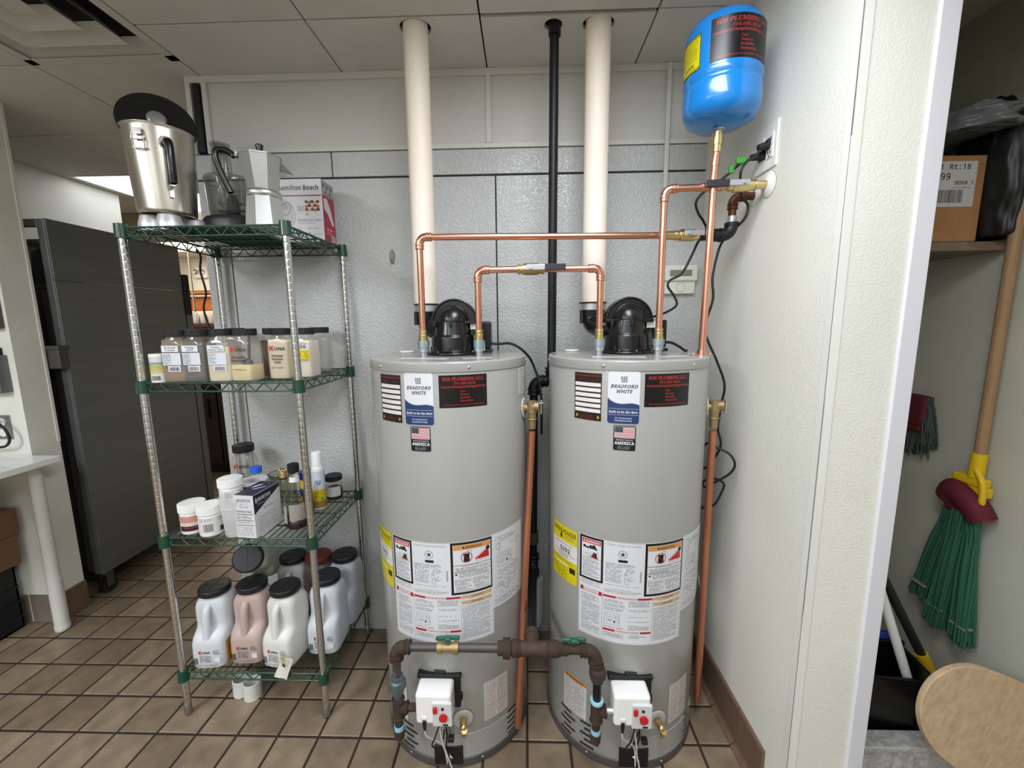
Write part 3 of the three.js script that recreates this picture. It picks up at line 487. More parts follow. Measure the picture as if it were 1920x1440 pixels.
{
  const t = thing('copper_pipe', 'long level copper line from the heater nearer the shelf to the plastered wall', 'pipe', [-.352, 1.52, -1.45]);
  pipeRun(t, [[-.352, 1.515, -1.45], [-.352, 1.832, -1.45], [.47, 1.832, -1.49]], CR, M.copper);
  ballValve(t, [.553, 1.832, -1.495], [1, 0, -.05], [1, 0, 0]);
  addW(t, 'adapter', rod([.465, 1.832, -1.49], [.53, 1.832, -1.494], .0145), M.brass);
  addW(t, 'union', G(rod([.592, 1.832, -1.497], [.665, 1.832, -1.5], .018, 24), hexNut([.64, 1.832, -1.499], [.665, 1.832, -1.5], .022)), M.ironBlack);
  addW(t, 'elbow', G(new THREE.TubeGeometry(new THREE.CatmullRomCurve3(arc(V(.703, 1.832, -1.502), V(1, 0, 0), V(0, 1, 0), .03)), 20, .0205, 18), along(cyl(.0225, .0225, .012), [.668, 1.832, -1.5], [1, 0, 0]), cyl(.0225, .0225, .012, .703, 1.866, -1.502)), M.ironBlack);
  const u = thing('corroded_pipe', 'short corroded copper bend rising into the wall behind the copper riser', 'pipe', [.703, 1.87, -1.502]);
  pipeRun(u, [[.703, 1.872, -1.502], [.703, 1.955, -1.502], [.768, 1.957, -1.502]], .0125, M.copperOld, { R: .022 });
  addW(u, 'coupling', rod([.703, 1.872, -1.502], [.703, 1.893, -1.502], .0155), M.zinc);
  addW(u, 'escutcheon', along(lathe([[.014, .006], [.022, .005], [.034, .001], [.034, 0], [.014, 0]], 36), [XW, 1.957, -1.502], [-1, 0, 0]), M.white);
}
{
  const t = thing('copper_pipe', 'short copper bridge with a lever valve joining the two heater tops', 'pipe', [-.158, 1.52, -1.45]);
  pipeRun(t, [[-.158, 1.515, -1.45], [-.158, 1.722, -1.45], [.256, 1.722, -1.45], [.256, 1.515, -1.45]], CR, M.copper);
  ballValve(t, [.022, 1.722, -1.45], [1, 0, 0], [1, 0, 0], sleeve);
}
{
  const t = thing('copper_pipe', 'copper riser from the second heater to the tee under the blue tank', 'pipe', [.457, 1.52, -1.45]);
  pipeRun(t, [[.457, 1.515, -1.45], [.457, 1.969, -1.45], [.74, 1.969, -1.425]], CR, M.copper);
  ballValve(t, [.692, 1.969, -1.43], [1, 0, .08], [-1, 0, -.08], sleeve);
  addW(t, 'tee', G(rod([.565, 1.969, -1.441], [.635, 1.969, -1.434], .0132, 20), rod([.604, 1.969, -1.437], [.606, 2.005, -1.436], .0132, 20), along(new THREE.TorusGeometry(.0128, .0022, 8, 24).rotateX(Math.PI / 2), [.572, 1.969, -1.44], [1, 0, .06]), along(new THREE.TorusGeometry(.0128, .0022, 8, 24).rotateX(Math.PI / 2), [.63, 1.969, -1.435], [1, 0, .06])), M.copper);
  addW(t, 'branch', G(rod([.606, 2.0, -1.436], [.607, 2.075, -1.43], CR, 20), rod([.606, 2.03, -1.434], [.6065, 2.052, -1.432], .0132, 20)), M.copper);
  addW(t, 'brass_adapter', G(rod([.607, 2.07, -1.43], [.607, 2.128, -1.428], .0145, 20), hexNut([.607, 2.092, -1.43], [.607, 2.112, -1.428], .0185)), M.brass);
  addW(t, 'stub', rod([.73, 1.969, -1.426], [.775, 1.969, -1.423], .013, 20), M.brass);
  addW(t, 'escutcheon', along(lathe([[.013, .012], [.02, .011], [.038, .003], [.04, 0], [.013, 0]], 40), [XW, 1.969, -1.423], [-1, 0, 0]), M.white);
}
{
  const t = thing('copper_pipe', 'straight copper drop standing on the rim of the second heater with a flange', 'pipe', [.598, TOP, -1.43]);
  addW(t, 'pipe', rod([.598, TOP, -1.43], [.603, 1.962, -1.428], CR + .0006, 24), M.copper);
  addW(t, 'flange', G(cyl(.0145, .016, .018, .598, TOP + .009, -1.43), box(.07, .002, .026, .598, TOP + .001, -1.43, .0008)), M.copper);
  for (const k of [-.028, .028]) addW(t, 'screw', new THREE.SphereGeometry(.004, 10, 8).translate(.598 + k, TOP + .003, -1.43), M.screwSteel);
}
{ // discharge pipes below the relief valves
  const t = thing('discharge_pipe', 'dull copper drain pipe slanting down the gap between the heaters', 'pipe', [.024, 1.17, -1.456]);
  addW(t, 'pipe', rod([.024, 1.16, -1.456], [-.033, .065, -1.345], .0127, 24), M.copperDull);
  const u = thing('discharge_pipe', 'dull copper drain pipe between the second heater and the plastered wall', 'pipe', [.665, 1.17, -1.461]);
  addW(u, 'pipe', rod([.665, 1.16, -1.461], [.668, .1, -1.462], .0127, 24), t.children[0].material);
  addW(u, 'tip', rod([.668, .1, -1.462], [.666, .05, -1.462], .0125, 24, .006), t.children[0].material);
}
// plastic vent pipes and the black gas riser
for (const [x, lab] of [[-.385, 'cream plastic vent pipe rising from the heater nearer the wire shelf'], [.268, 'cream plastic vent pipe rising from the heater nearer the plastered wall']]) {
  const z = x < 0 ? -1.655 : -1.66, t = thing('vent_pipe', lab, 'pipe', [x, 1.61, z]);
  add(t, 'pipe', cyl(.0445, .0445, 1.04, 0, .52, 0, 48), M.pvc);
}
{
  const t = thing('gas_pipe', 'black iron gas pipe running from the ceiling down between the heaters', 'pipe', [.108, 1.31, -1.66]);
  pipeRun(t, [[.112, 2.64, -1.66], [.106, 1.312, -1.66], [.036, 1.312, -1.66], [.03, .511, -1.66], [.018, .511, -1.25]], .0168, M.ironBlack, { R: .03, fat: 1.3, collar: 1.62 });
  addW(t, 'coupling', rod([.113, 2.555, -1.66], [.1125, 2.64, -1.66], .022), M.ironBlack);
  addW(t, 'coupling', G(rod([.031, .62, -1.66], [.031, .66, -1.66], .023), hexNut([.031, .655, -1.66], [.031, .668, -1.66], .026)), M.iron);
}
{ // gas manifold in front of the tanks
  const Z = -1.2, Y = .512, t = thing('gas_manifold', 'brown iron gas pipe with two green valve handles feeding both heaters', 'pipe', [.035, Y, Z]);
  const r = .0134;
  pipeRun(t, [[-.07, Y, Z], [-.42, Y, Z], [-.424, .4, Z]], r, M.ironGrey, { R: .026, fat: 1.5, collar: 1.75, elbowMat: M.iron });
  addW(t, 'union', G(rod([-.092, Y, Z], [-.03, Y, Z], .022, 20), hexNut([-.075, Y, Z], [-.05, Y, Z], .031), rod([-.045, Y, Z], [-.03, Y, Z], .027, 20)), M.iron);
  addW(t, 'tee', G(rod([-.034, Y, Z], [.105, Y, Z], .0225, 24), rod([.02, Y, Z], [.018, Y + .004, Z - .07], .0215, 24), along(new THREE.TorusGeometry(.0225, .004, 8, 28).rotateX(Math.PI / 2), [-.022, Y, Z], [1, 0, 0]), along(new THREE.TorusGeometry(.0225, .004, 8, 28).rotateX(Math.PI / 2), [.07, Y, Z], [1, 0, 0]), along(new THREE.TorusGeometry(.0215, .004, 8, 28).rotateX(Math.PI / 2), [.018, Y + .003, Z - .05], [0, 0, 1])), M.iron);
  addW(t, 'reducer', G(rod([.095, Y, Z], [.118, Y, Z], .026, 24, .018), rod([.07, Y, Z], [.1, Y, Z], .0255, 24)), M.iron);
  pipeRun(t, [[.11, Y, Z], [.218, Y - .004, Z], [.224, .44, Z]], r, M.iron, { R: .026, fat: 1.5, collar: 1.75 });
  const lever = (n, x, m) => {
    addW(t, 'gas_cock', G(rod([x - .032, Y, Z], [x + .032, Y, Z], .0155, 20), hexNut([x - .034, Y, Z], [x - .018, Y, Z], .02), hexNut([x + .018, Y, Z], [x + .034, Y, Z], .02), rod([x, Y, Z], [x, Y + .028, Z], .009, 12)), m);
    addW(t, 'valve_handle', G(box(.022, .014, .02, x, Y + .03, Z, .004), box(.03, .013, .012, x - .024, Y + .034, Z + .002, .005), box(.03, .013, .012, x + .024, Y + .034, Z - .002, .005), rod([x, Y + .014, Z], [x, Y + .03, Z], .008, 12)), M.greenHandle);
  };
  lever(0, -.252, M.brassOld); lever(1, .152, M.iron);
  const drop = (x, uy, mats) => { // union, nipple, tee, drip leg
    addW(t, 'pipe', rod([x - .004, .43, Z], [x - .004, .3, Z], r, 20), mats[0]);
    addW(t, 'union', G(rod([x - .003, uy + .032, Z], [x - .004, uy - .03, Z], .0195, 20), hexNut([x - .003, uy + .012, Z], [x - .004, uy - .014, Z], .028), new THREE.SphereGeometry(.025, 20, 14).scale(1, .8, 1).translate(x - .004, uy + .006, Z)), mats[1]);
    addW(t, 'tee', G(rod([x - .004, .325, Z], [x - .005, .25, Z], .019, 20), rod([x - .004, .287, Z], [x + .028, .288, Z], .0185, 20), along(new THREE.TorusGeometry(.0185, .0035, 8, 24).rotateX(Math.PI / 2), [x - .004, .32, Z], [0, 1, 0]), along(new THREE.TorusGeometry(.0185, .0035, 8, 24).rotateX(Math.PI / 2), [x - .005, .254, Z], [0, 1, 0]), along(new THREE.TorusGeometry(.018, .0035, 8, 24).rotateX(Math.PI / 2), [x + .024, .288, Z], [1, 0, 0])), M.iron);
    addW(t, 'inlet', rod([x + .02, .288, Z], [x + .066, .29, Z], .0125, 20), x < 0 ? M.iron : M.zinc);
    addW(t, 'drip_leg', G(rod([x - .005, .255, Z], [x - .006, .2, Z], r, 20)), M.iron);
    addW(t, 'sealant_ring', rod([x - .005, .222, Z], [x - .0055, .205, Z], .0165, 20), std(0x8fc3d6, .6));
    addW(t, 'cap', rod([x - .0055, .208, Z], [x - .006, .176, Z], .0185, 20, .0165), M.iron);
  };
  drop(-.42, .375, [M.zincDark, M.zincDark]); drop(.232, .43, [M.ironBlack, M.iron]);
  addW(t, 'sealant_ring', rod([.228, .332, Z], [.228, .322, Z], .021, 24), std(0x9fd0de, .6));
}

// ---------- blue expansion tank ----------
const blueTex = print(768, 768, (x, w, h) => { fill(x, '#e4d711', 0, 0, w, h); for (let i = -8; i < 40; i++) { x.fillStyle = '#20200f'; x.beginPath(); x.moveTo(i * 40, 0); x.lineTo(i * 40 + 20, 0); x.lineTo(i * 40 - 20, 70); x.lineTo(i * 40 - 40, 70); x.fill(); x.beginPath(); x.moveTo(i * 40, h - 70); x.lineTo(i * 40 + 20, h - 70); x.lineTo(i * 40 - 20, h); x.lineTo(i * 40 - 40, h); x.fill(); } frame(x, '#25240f', 14, 7, 7, w - 14, h - 14); lines(x, 60, 110, 640, 420, 30, '#7d760d'); text(x, 'AWARN', w / 2, 620, 110, '#25240f'); });
{
  const t = thing('expansion_tank', 'bright blue steel expansion tank with a black and red sticker on a brass stem', 'tank', [.612, 2.124, -1.428]);
  add(t, 'body', lathe([[0, .012], [.04, .014], [.075, .022], [.1, .036], [.11, .056], [.1125, .074], [.1125, .112], [.1095, .119], [.1085, .124], [.1095, .13], [.1125, .136], [.1125, .148], [.111, .152], [.111, .262], [.107, .282], [.095, .299], [.07, .31], [.03, .315], [0, .315]], 72), M.blue);
  add(t, 'stem', G(cyl(.011, .011, .02, 0, .006, 0), cyl(.018, .016, .006, 0, .013, 0)), M.zinc);
  add(t, 'service_sticker', wrap(.1117, -42, 55, .155, .268), PR.sosTex, 'black sticker with red lettering');
  add(t, 'caution_sticker', wrap(.1117, -104, -57, .154, .25), paper(blueTex), 'yellow caution sticker');
}
{ // cords
  const cord = (lab, pts, n, r = .0042) => { const t = thing('power_cord', lab, 'cord', pts[0]); addW(t, 'cord', tube(pts, r, n, 8), M.rubber); return t; };
  cord('black cord arching from the blower box of the heater nearer the shelf', [[-.13, 1.47, -1.56], [-.098, 1.466, -1.57], [-.058, 1.467, -1.59], [-.018, 1.448, -1.6], [.019, 1.409, -1.615], [.04, 1.363, -1.62], [.055, 1.319, -1.615], [.064, 1.24, -1.61], [.066, 1.1, -1.64]], 80, .005);
  const b = cord('black cord from the second blower to the outlet, green tag near its plug', [[.46, 1.558, -1.57], [.495, 1.571, -1.53], [.53, 1.598, -1.5], [.521, 1.631, -1.5], [.498, 1.664, -1.5], [.508, 1.686, -1.505], [.547, 1.708, -1.51], [.584, 1.766, -1.53], [.606, 1.814, -1.535], [.637, 1.857, -1.545], [.621, 1.883, -1.53], [.59, 1.908, -1.505], [.576, 1.938, -1.49], [.599, 1.968, -1.49], [.652, 2.004, -1.495], [.709, 2.052, -1.48], [.728, 2.06, -1.468]], 220);
  addW(b, 'tag', G(box(.034, .02, .016, .706, 2.058, -1.47, .003), box(.016, .024, .012, .682, 2.036, -1.484, .003)), std(0x3fa83a, .5));
  addW(b, 'plug', G(along(cyl(.014, .009, .036, 0, 0, 0, 16), [.748, 2.064, -1.458], [1, .1, .1]), box(.016, .03, .026, .766, 2.066, -1.457, .004)), M.blackMatte);
  const c = cord('long black cord hanging from the outlet in loose loops beside the second heater', [[.742, 2.078, -1.425], [.726, 2.053, -1.42], [.698, 2.036, -1.42], [.683, 2.003, -1.42], [.706, 1.948, -1.455], [.735, 1.918, -1.465], [.731, 1.877, -1.475], [.704, 1.833, -1.535], [.674, 1.788, -1.52], [.641, 1.691, -1.48], [.642, 1.619, -1.47], [.629, 1.547, -1.48], [.629, 1.496, -1.48], [.675, 1.399, -1.48], [.709, 1.319, -1.49], [.712, 1.243, -1.51], [.705, 1.156, -1.51], [.717, 1.097, -1.505], [.705, 1.04, -1.52], [.677, .991, -1.54], [.663, 1.026, -1.55], [.675, 1.091, -1.53], [.697, 1.087, -1.495], [.732, 1.071, -1.468], [.75, 1.034, -1.46], [.737, .995, -1.47], [.701, .955, -1.495], [.681, .921, -1.53], [.676, .939, -1.54], [.705, .961, -1.515], [.73, .95, -1.49], [.726, .905, -1.5], [.707, .858, -1.51], [.674, .827, -1.55]], 420);
  addW(c, 'plug', G(along(cyl(.014, .009, .036, 0, 0, 0, 16), [.752, 2.083, -1.426], [1, .2, 0]), box(.016, .03, .026, .766, 2.088, -1.427, .004)), M.blackMatte);
  cord('short black cord lying across the top of the second heater', [[.49, 1.463, -1.565], [.536, 1.467, -1.57], [.573, 1.452, -1.58], [.6, 1.4355, -1.59], [.612, 1.4345, -1.6]], 40, .005);
}
// ---------- fittings on the walls ----------
{
  const t = thing('wall_outlet', 'white four-way power outlet plate on the plastered wall with two black plugs', 'outlet', [XW, 2.083, -1.446]);
  add(t, 'plate', box(.006, .135, .118, -.003, 0, 0, .002), M.white);
  for (const dz of [-.026, .026]) { const r = add(t, 'receptacle', box(.004, .074, .036, -.007, 0, dz, .002), M.white); for (const dy of [-.02, .02]) add(r, 'slots', G(box(.002, .01, .003, -.009, dy, dz - .006), box(.002, .012, .003, -.009, dy, dz + .006), box(.002, .005, .005, -.009, dy - .011, dz)), M.dark); }
}
{
  const t = thing('thermostat', 'white digital thermostat on the panelled wall behind the copper riser', 'thermostat', [.682, 1.72, ZB]);
  add(t, 'body', G(box(.142, .068, .028, 0, .03, .014, .008), box(.132, .056, .022, -.003, -.031, .011, .006)), M.offWhite);
  add(t, 'display', box(.094, .026, .003, -.003, .03, .0285, .001), std(0x7d8271, .3));
  add(t, 'cover', G(new THREE.TorusGeometry(.019, .0016, 6, 32).translate(0, -.03, .0225), box(.132, .002, .004, -.003, -.0045, .0235)), std(0xbfbdb2, .5));
  const u = thing('cable_raceway', 'thin white cable raceway running from the ceiling down to the thermostat', 'raceway', [.6, 1.79, ZB]);
  add(u, 'channel', box(.018, .8, .012, 0, .4, .012, .003), M.batten);
  const h = thing('wall_hook', 'small white oval hook stuck on the panelled wall beside the vent pipe', 'hook', [-.588, 1.84, ZB]);
  add(h, 'plate', new THREE.SphereGeometry(.5, 24, 16).scale(.024, .062, .016).translate(0, 0, .003), M.panel);
  add(h, 'lip', tube([[0, -.012, .008], [0, -.024, .013], [0, -.026, .018], [0, -.02, .021]], .004, 16, 8), M.panel);
}
{ // black strip added as the gap's shade, in the wall's upper corner
  const t = thing('gap_shade_strip', 'black strip as shade in the open slot, upper corner of the panelled wall', 'pipe', [-1.396, 2.29, ZB]);
  add(t, 'pipe', cyl(.016, .016, .27, 0, .135, -.002, 20), M.blackMatte);
}
// hanging document pouches behind the heaters
for (const [x, y, z, ry, lab] of [[.692, .4, -1.56, -.25, 'clear pouch of papers hanging on the side of the second heater'], [.035, .33, -1.63, -.5, 'clear pouch of papers in the gap between the two heaters']]) {
  const t = thing('document_pouch', lab, 'papers', [x, y, z], ry);
  add(t, 'papers', box(.004, .22, .16, 0, 0, 0, .0015), M.white);
  add(t, 'pouch', box(.009, .25, .17, 0, .005, 0, .003), M.clear);
}

// ---------- wire shelf unit ----------
const SH = [1.875, 1.344, .757, .19], PX = [-1.359, -.795], PZ = [-1.43, -1.87];
const rack = thing('wire_shelf', 'four-tier green wire shelf unit on chromed posts beside the heaters', 'shelf', [-1.077, 0, -1.65]);
{
  const hx = .282, hz = .22;
  const prof = [[.0001, .05], [.0125, .05]]; for (let y = .06; y < 1.885; y += .0254) prof.push([.0125, y], [.0117, y + .0008], [.0117, y + .0026], [.0125, y + .004]); prof.push([.0125, 1.888], [.0001, 1.888]);
  const postGeo = lathe(prof, 18);
  for (const sx of [-1, 1]) for (const sz of [-1, 1]) {
    const p = add(rack, 'post', postGeo, M.chrome); p.position.set(sx * hx, 0, sz * hz);
    add(p, 'foot', lathe([[0, 0], [.011, 0], [.013, .006], [.0135, .02], [.0125, .03], [.0128, .055], [.0001, .056]], 18), M.chromeDull);
  }
  const truss = (a, b, n) => { // two wires with a zigzag between them
    const A = V(...a), B = V(...b), dn = V(0, -.03, 0), g = [rod(a, b, .0032, 8), rod(A.clone().add(dn).toArray(), B.clone().add(dn).toArray(), .0032, 8)];
    for (let i = 0; i < n; i++) { const p = A.clone().lerp(B, i / n), q = A.clone().lerp(B, (i + .5) / n).add(dn), r = A.clone().lerp(B, (i + 1) / n); g.push(rod(p.toArray(), q.toArray(), .0021, 6), rod(q.toArray(), r.toArray(), .0021, 6)); }
    return G(g);
  };
  SH.forEach((y, k) => {
    const w = []; for (let i = 0; i < 22; i++) { const x = -hx + .012 + i * (2 * hx - .024) / 21; w.push(rod([x, y, -hz], [x, y, hz], .0021, 6)); }
    for (const z of [-.11, 0, .11]) w.push(rod([-hx, y - .005, z], [hx, y - .005, z], .003, 8));
    const s = add(rack, 'shelf', G(w), M.greenEpoxy);
    for (const sz of [-1, 1]) add(s, 'rail', truss([-hx, y, sz * hz], [hx, y, sz * hz], 9), M.greenEpoxy);
    for (const sx of [-1, 1]) add(s, 'rail', truss([sx * hx, y, -hz], [sx * hx, y, hz], 7), M.greenEpoxy);
    for (const sx of [-1, 1]) for (const sz of [-1, 1]) add(s, 'collar', cyl(.0185, .0205, .047, sx * hx, y - .012, sz * hz, 20), M.greenEpoxy);
  });
}
const onShelf = k => SH[k] + .002;

// ---------- top tier ----------
{
  const m = thing('shelf_mat', 'dark green sheet lying on the top tier under the appliances', 'mat', [-1.09, onShelf(0), -1.65]);
  add(m, 'sheet', box(.26, .004, .38, 0, .002, 0, .001), M.greenEpoxy);
}
const Y0 = onShelf(0) + .004;
{
  const cups = [[-1.33, -1.525, 'nearest the outer post'], [-1.257, -1.515, 'the middle one of three'], [-1.235, -1.605, 'nearest the food processor']];
  let c0;
  cups.forEach(([x, z, q], i) => {
    const lab = 'small aluminium cup upside down under the steel bucket, ' + q;
    if (!c0) { c0 = thing('metal_cup', lab, 'cup', [x, onShelf(0), z], 0, 'upturned cups under the steel bucket'); add(c0, 'cup', lathe([[.041, 0], [.0425, .002], [.0415, .006], [.04, .02], [.041, .024], [.0395, .03], [.034, .052], [.031, .058], [0, .058]], 32), std(0xe9eaea, .4, .6)); }
    else copy(c0, [x, onShelf(0), z], 0, lab, 'upturned cups under the steel bucket');
  });
  const t = thing('steel_bucket', 'tapered stainless steel bucket with black grip handles and wire latches', 'bucket', [-1.287, onShelf(0) + .058, -1.55], .72);
  add(t, 'body', lathe([[0, .004], [.078, .004], [.08, 0], [.084, .003], [.087, .012], [.103, .27], [.105, .278], [.1075, .28], [.1065, .283], [.103, .281], [.1, .27], [.0835, .012], [0, .008]], 72), M.steel);
  const grip = (a) => { const [x, , z] = polar(1, a), at = (r, y) => [x * r, y, z * r]; const h = add(t, 'handle', tube([at(.132, .088), at(.136, .12), at(.139, .18), at(.136, .215), at(.118, .222)], .0135, 30, 12).applyMatrix4(new THREE.Matrix4()), M.blackPlastic); add(h, 'bracket', G(rod(at(.09, .225), at(.118, .224), .008, 12), rod(at(.088, .082), at(.133, .086), .007, 12), along(cyl(.021, .021, .003), at(.1045, .224), [x, .08, z]), box(.012, .05, .004, 0, 0, 0).rotateY(a * Math.PI / 180).translate(...at(.098, .075))), M.chrome); };
  grip(8); grip(188);
  for (const a of [-32, 148]) { const r = a * Math.PI / 180, L = add(t, 'latch', G(box(.026, .02, .005, 0, .246, .1085, .002), box(.03, .012, .007, 0, .226, .1075, .002), tube([[-.014, .25, .111], [-.018, .225, .113], [-.015, .195, .107], [0, .192, .109], [.015, .195, .107], [.018, .225, .113], [.014, .25, .111]], .0018, 40, 6), rod([-.022, .196, .106], [.022, .196, .106], .0022, 8)), M.chrome); L.rotation.y = r; }
  const l = thing('bucket_lid', 'round black lid with a grey knob standing tilted in the steel bucket', 'lid', [-1.287, Y0 + .366, -1.55], .66);
  const tilt = g => g.rotateX(1.22);
  add(l, 'disc', tilt(lathe([[0, -.004], [.106, -.004], [.112, .0], [.1135, .005], [.112, .01], [.104, .012], [.1, .007], [0, .009]], 64)), std(0x060607, .55));
  add(l, 'knob', tilt(lathe([[0, .036], [.022, .035], [.029, .028], [.027, .018], [.014, .012], [.014, .006], [0, .006]], 32)), M.zinc);
}
{ // food processor
  const t = thing('food_processor', 'food processor with a clear bowl and feed tube on a grey base', 'appliance', [-1.145, Y0, -1.7]);
  add(t, 'base', loft([[0, .092, .095, 0, 0, 4], [.004, .096, .1, 0, 0, 4], [.06, .092, .095, 0, 0, 3.4], [.075, .085, .088, 0, 0, 3], [.082, .07, .072, 0, 0, 2.4]], 48), std(0x303132, .4));
  add(t, 'bowl', lathe([[.07, .082], [.078, .086], [.083, .11], [.088, .2], [.089, .215], [.0875, .215], [.0865, .2], [.0815, .11], [.076, .09], [.0001, .088]], 56), M.clearTint);
  add(t, 'blade_hub', G(lathe([[.022, .084], [.02, .15], [.012, .17], [0, .172]], 20), box(.12, .004, .02, 0, .11, 0, .001), box(.09, .004, .02, 0, .135, .004, .001)), M.blackMatte);
  add(t, 'bowl_lid', lathe([[.092, .208], [.093, .216], [.088, .226], [.06, .236], [.03, .24], [.0001, .24]], 56), M.clearTint);
  const tb = add(t, 'feed_tube', new THREE.CylinderGeometry(.034, .036, .12, 32, 1, true).scale(1, 1, .8).translate(-.03, .292, .0), M.clearTint);
  add(tb, 'pusher', G(cyl(.02, .02, .09, -.03, .31, 0, 24), cyl(.034, .034, .006, -.03, .354, 0, 24).scale(1, 1, 1)), M.clearTint);
  add(t, 'bowl_handle', tube([[.03, .2, .088], [.04, .195, .12], [.042, .15, .128], [.036, .11, .12], [.03, .1, .086]], .009, 30, 10), M.clearTint);
}
{ // stove-top coffee pot
  const t = thing('coffee_pot', 'eight-sided aluminium stove-top coffee pot with a black handle', 'pot', [-.918, Y0, -1.53], .45);
  const oct = (p) => G(new THREE.LatheGeometry(p.map(q => new THREE.Vector2(...q)), 8).toNonIndexed()).rotateY(Math.PI / 8);
  const flat = g => { g.computeVertexNormals(); return g; };
  add(t, 'boiler', flat(oct([[.0001, 0], [.064, 0], [.066, .004], [.056, .104], [.054, .108], [.0001, .108]])), std(0xdcdedd, .3, .75));
  add(t, 'collar', lathe([[.05, .104], [.058, .108], [.058, .124], [.0505, .126], [.05, .13]], 48), M.alu);
  const top = add(t, 'jug', flat(oct([[.0001, .126], [.048, .126], [.05, .13], [.068, .236], [.069, .24], [.0001, .24]])), M.alu);
  add(top, 'spout', flat(G(new THREE.ConeGeometry(.024, .07, 4).toNonIndexed()).rotateZ(-2.05).translate(.068, .212, 0)), M.alu);
  add(t, 'lid', flat(oct([[.07, .239], [.07, .243], [.04, .25], [.0001, .253]])), M.alu);
  add(t, 'lid_knob', lathe([[0, .284], [.011, .284], [.013, .28], [.009, .262], [.01, .25], [0, .25]], 8), M.blackPlastic);
  add(t, 'hinge', G(rod([-.07, .243, -.014], [-.07, .243, .014], .005, 10), box(.02, .01, .022, -.076, .238, 0, .002)), M.alu);
  add(t, 'handle', G(tube([[-.076, .236, 0], [-.1, .25, 0], [-.125, .248, 0], [-.132, .225, 0], [-.118, .17, 0], [-.098, .115, 0]], .0105, 40, 10).scale(1, 1, 1.2)), M.blackPlastic);
}
const mixerTex = print(560, 640, (x, w, h) => {
  fill(x, '#e9e7e8', 0, 0, w, h); text(x, 'Hamilton Beach', w / 2 + 40, 84, 68, '#1c1b20', { max: 440 }); fill(x, '#b3213a', 0, 160, w, 12);
  x.fillStyle = '#d3cfd0'; x.beginPath(); x.ellipse(170, 350, 110, 150, -.35, 0, 7); x.fill(); x.fillStyle = '#b9b4b5'; x.beginPath(); x.ellipse(150, 270, 60, 34, .2, 0, 7); x.fill(); x.strokeStyle = '#8d8788'; x.lineWidth = 8; x.beginPath(); x.ellipse(180, 300, 50, 70, .5, 0, 7); x.stroke();
  for (let i = 0; i < 16; i++) { x.fillStyle = ['#8a4a30', '#b87a4a', '#6d3524', '#d8b48c'][i % 4]; x.beginPath(); x.arc(400 + (i % 5) * 30, 230 + Math.floor(i / 5) * 40 + (i % 2) * 8, 17, 0, 7); x.fill(); } fill(x, '#c9c3bd', 300, 270, 80, 60);
  text(x, 'Batidora de mano', 300, 420, 38, '#55525a', { align: 'left', bold: false, max: 250 }); lines(x, 300, 448, 200, 12, 14, '#8d8a90'); lines(x, 230, 500, 120, 24, 12, '#9a979c'); lines(x, 390, 500, 140, 24, 12, '#9a979c'); x.fillStyle = '#b5b1b4'; x.beginPath(); x.arc(410, 570, 24, 0, 7); x.fill(); lines(x, 440, 560, 100, 24, 12, '#9a979c'); lines(x, 240, 560, 110, 24, 12, '#9a979c');
});
const mixerSideTex = print(240, 640, (x, w, h) => {
  fill(x, '#b3213a', 0, 0, w, h); x.fillStyle = '#9fa39d'; x.fillRect(0, 0, w, 150); for (let i = 0; i < 8; i++) { x.fillStyle = ['#6d756c', '#c8c4bd', '#857668'][i % 3]; x.beginPath(); x.arc(30 + i * 26, 60 + (i % 3) * 26, 22, 0, 7); x.fill(); }
  x.fillStyle = '#e6e1e1'; x.beginPath(); x.moveTo(20, 190); x.lineTo(90, 170); x.lineTo(150, 260); x.lineTo(220, 430); x.lineTo(180, 450); x.lineTo(90, 330); x.lineTo(30, 300); x.fill(); text(x, 'Batidora', 120, 500, 30, '#f0d9dc'); lines(x, 50, 530, 140, 16, 14, '#e6b9c0'); fill(x, '#efeded', 140, 560, 80, 60); bars(x, 148, 570, 64, 40);
});
{
  const t = thing('appliance_box', 'white and red cardboard carton for a hand mixer on the top tier', 'box', [-.925, Y0, -1.805]);
  add(t, 'carton', box(.222, .242, .108, 0, .121, 0, .0015), std(0xe6e3e4, .5));
  add(t, 'front_print', decal(.218, .238, 0, .121, .0548), paper(mixerTex));
  add(t, 'side_print', decal(.104, .238, .1118, .121, 0, Math.PI / 2), paper(mixerSideTex));
}

// ---------- spice jars on the second tier ----------
const brandK = (x, px, py, s) => { text(x, 'K', px, py, s * 1.25, '#c8202c', { align: 'left' }); text(x, 'UNA', px + s * .86, py + s * .08, s * .8, '#26262a', { align: 'left' }); };
const jarPrint = a => print(256, 420, (x, w, h) => { x.clearRect(0, 0, w, h); fill(x, '#dfe1e4', 14, 0, 200, 96); a.forEach((s, i) => text(x, s, 114, 30 + i * 38, 38, '#17171a', { max: 184 })); fill(x, '#d5d9de', 14, 112, 218, 190); lines(x, 22, 126, 96, 160, 12, '#33363a'); fill(x, '#dcdfe2', 70, 314, 150, 92); lines(x, 110, 320, 50, 8, 8, '#555'); bars(x, 84, 334, 120, 60); });
const kunaPrint = a => print(256, 420, (x, w, h) => { x.clearRect(0, 0, w, h); brandK(x, 20, 70, 84); a.forEach((s, i) => text(x, s, 124, 190 + i * 52, 52, '#2a2a2c', { max: 200 })); lines(x, 30, 376, 190, 24, 12, '#222'); });
const clearPrint = t => new THREE.MeshStandardMaterial({ map: t, transparent: true, roughness: .5, alphaTest: .0 });
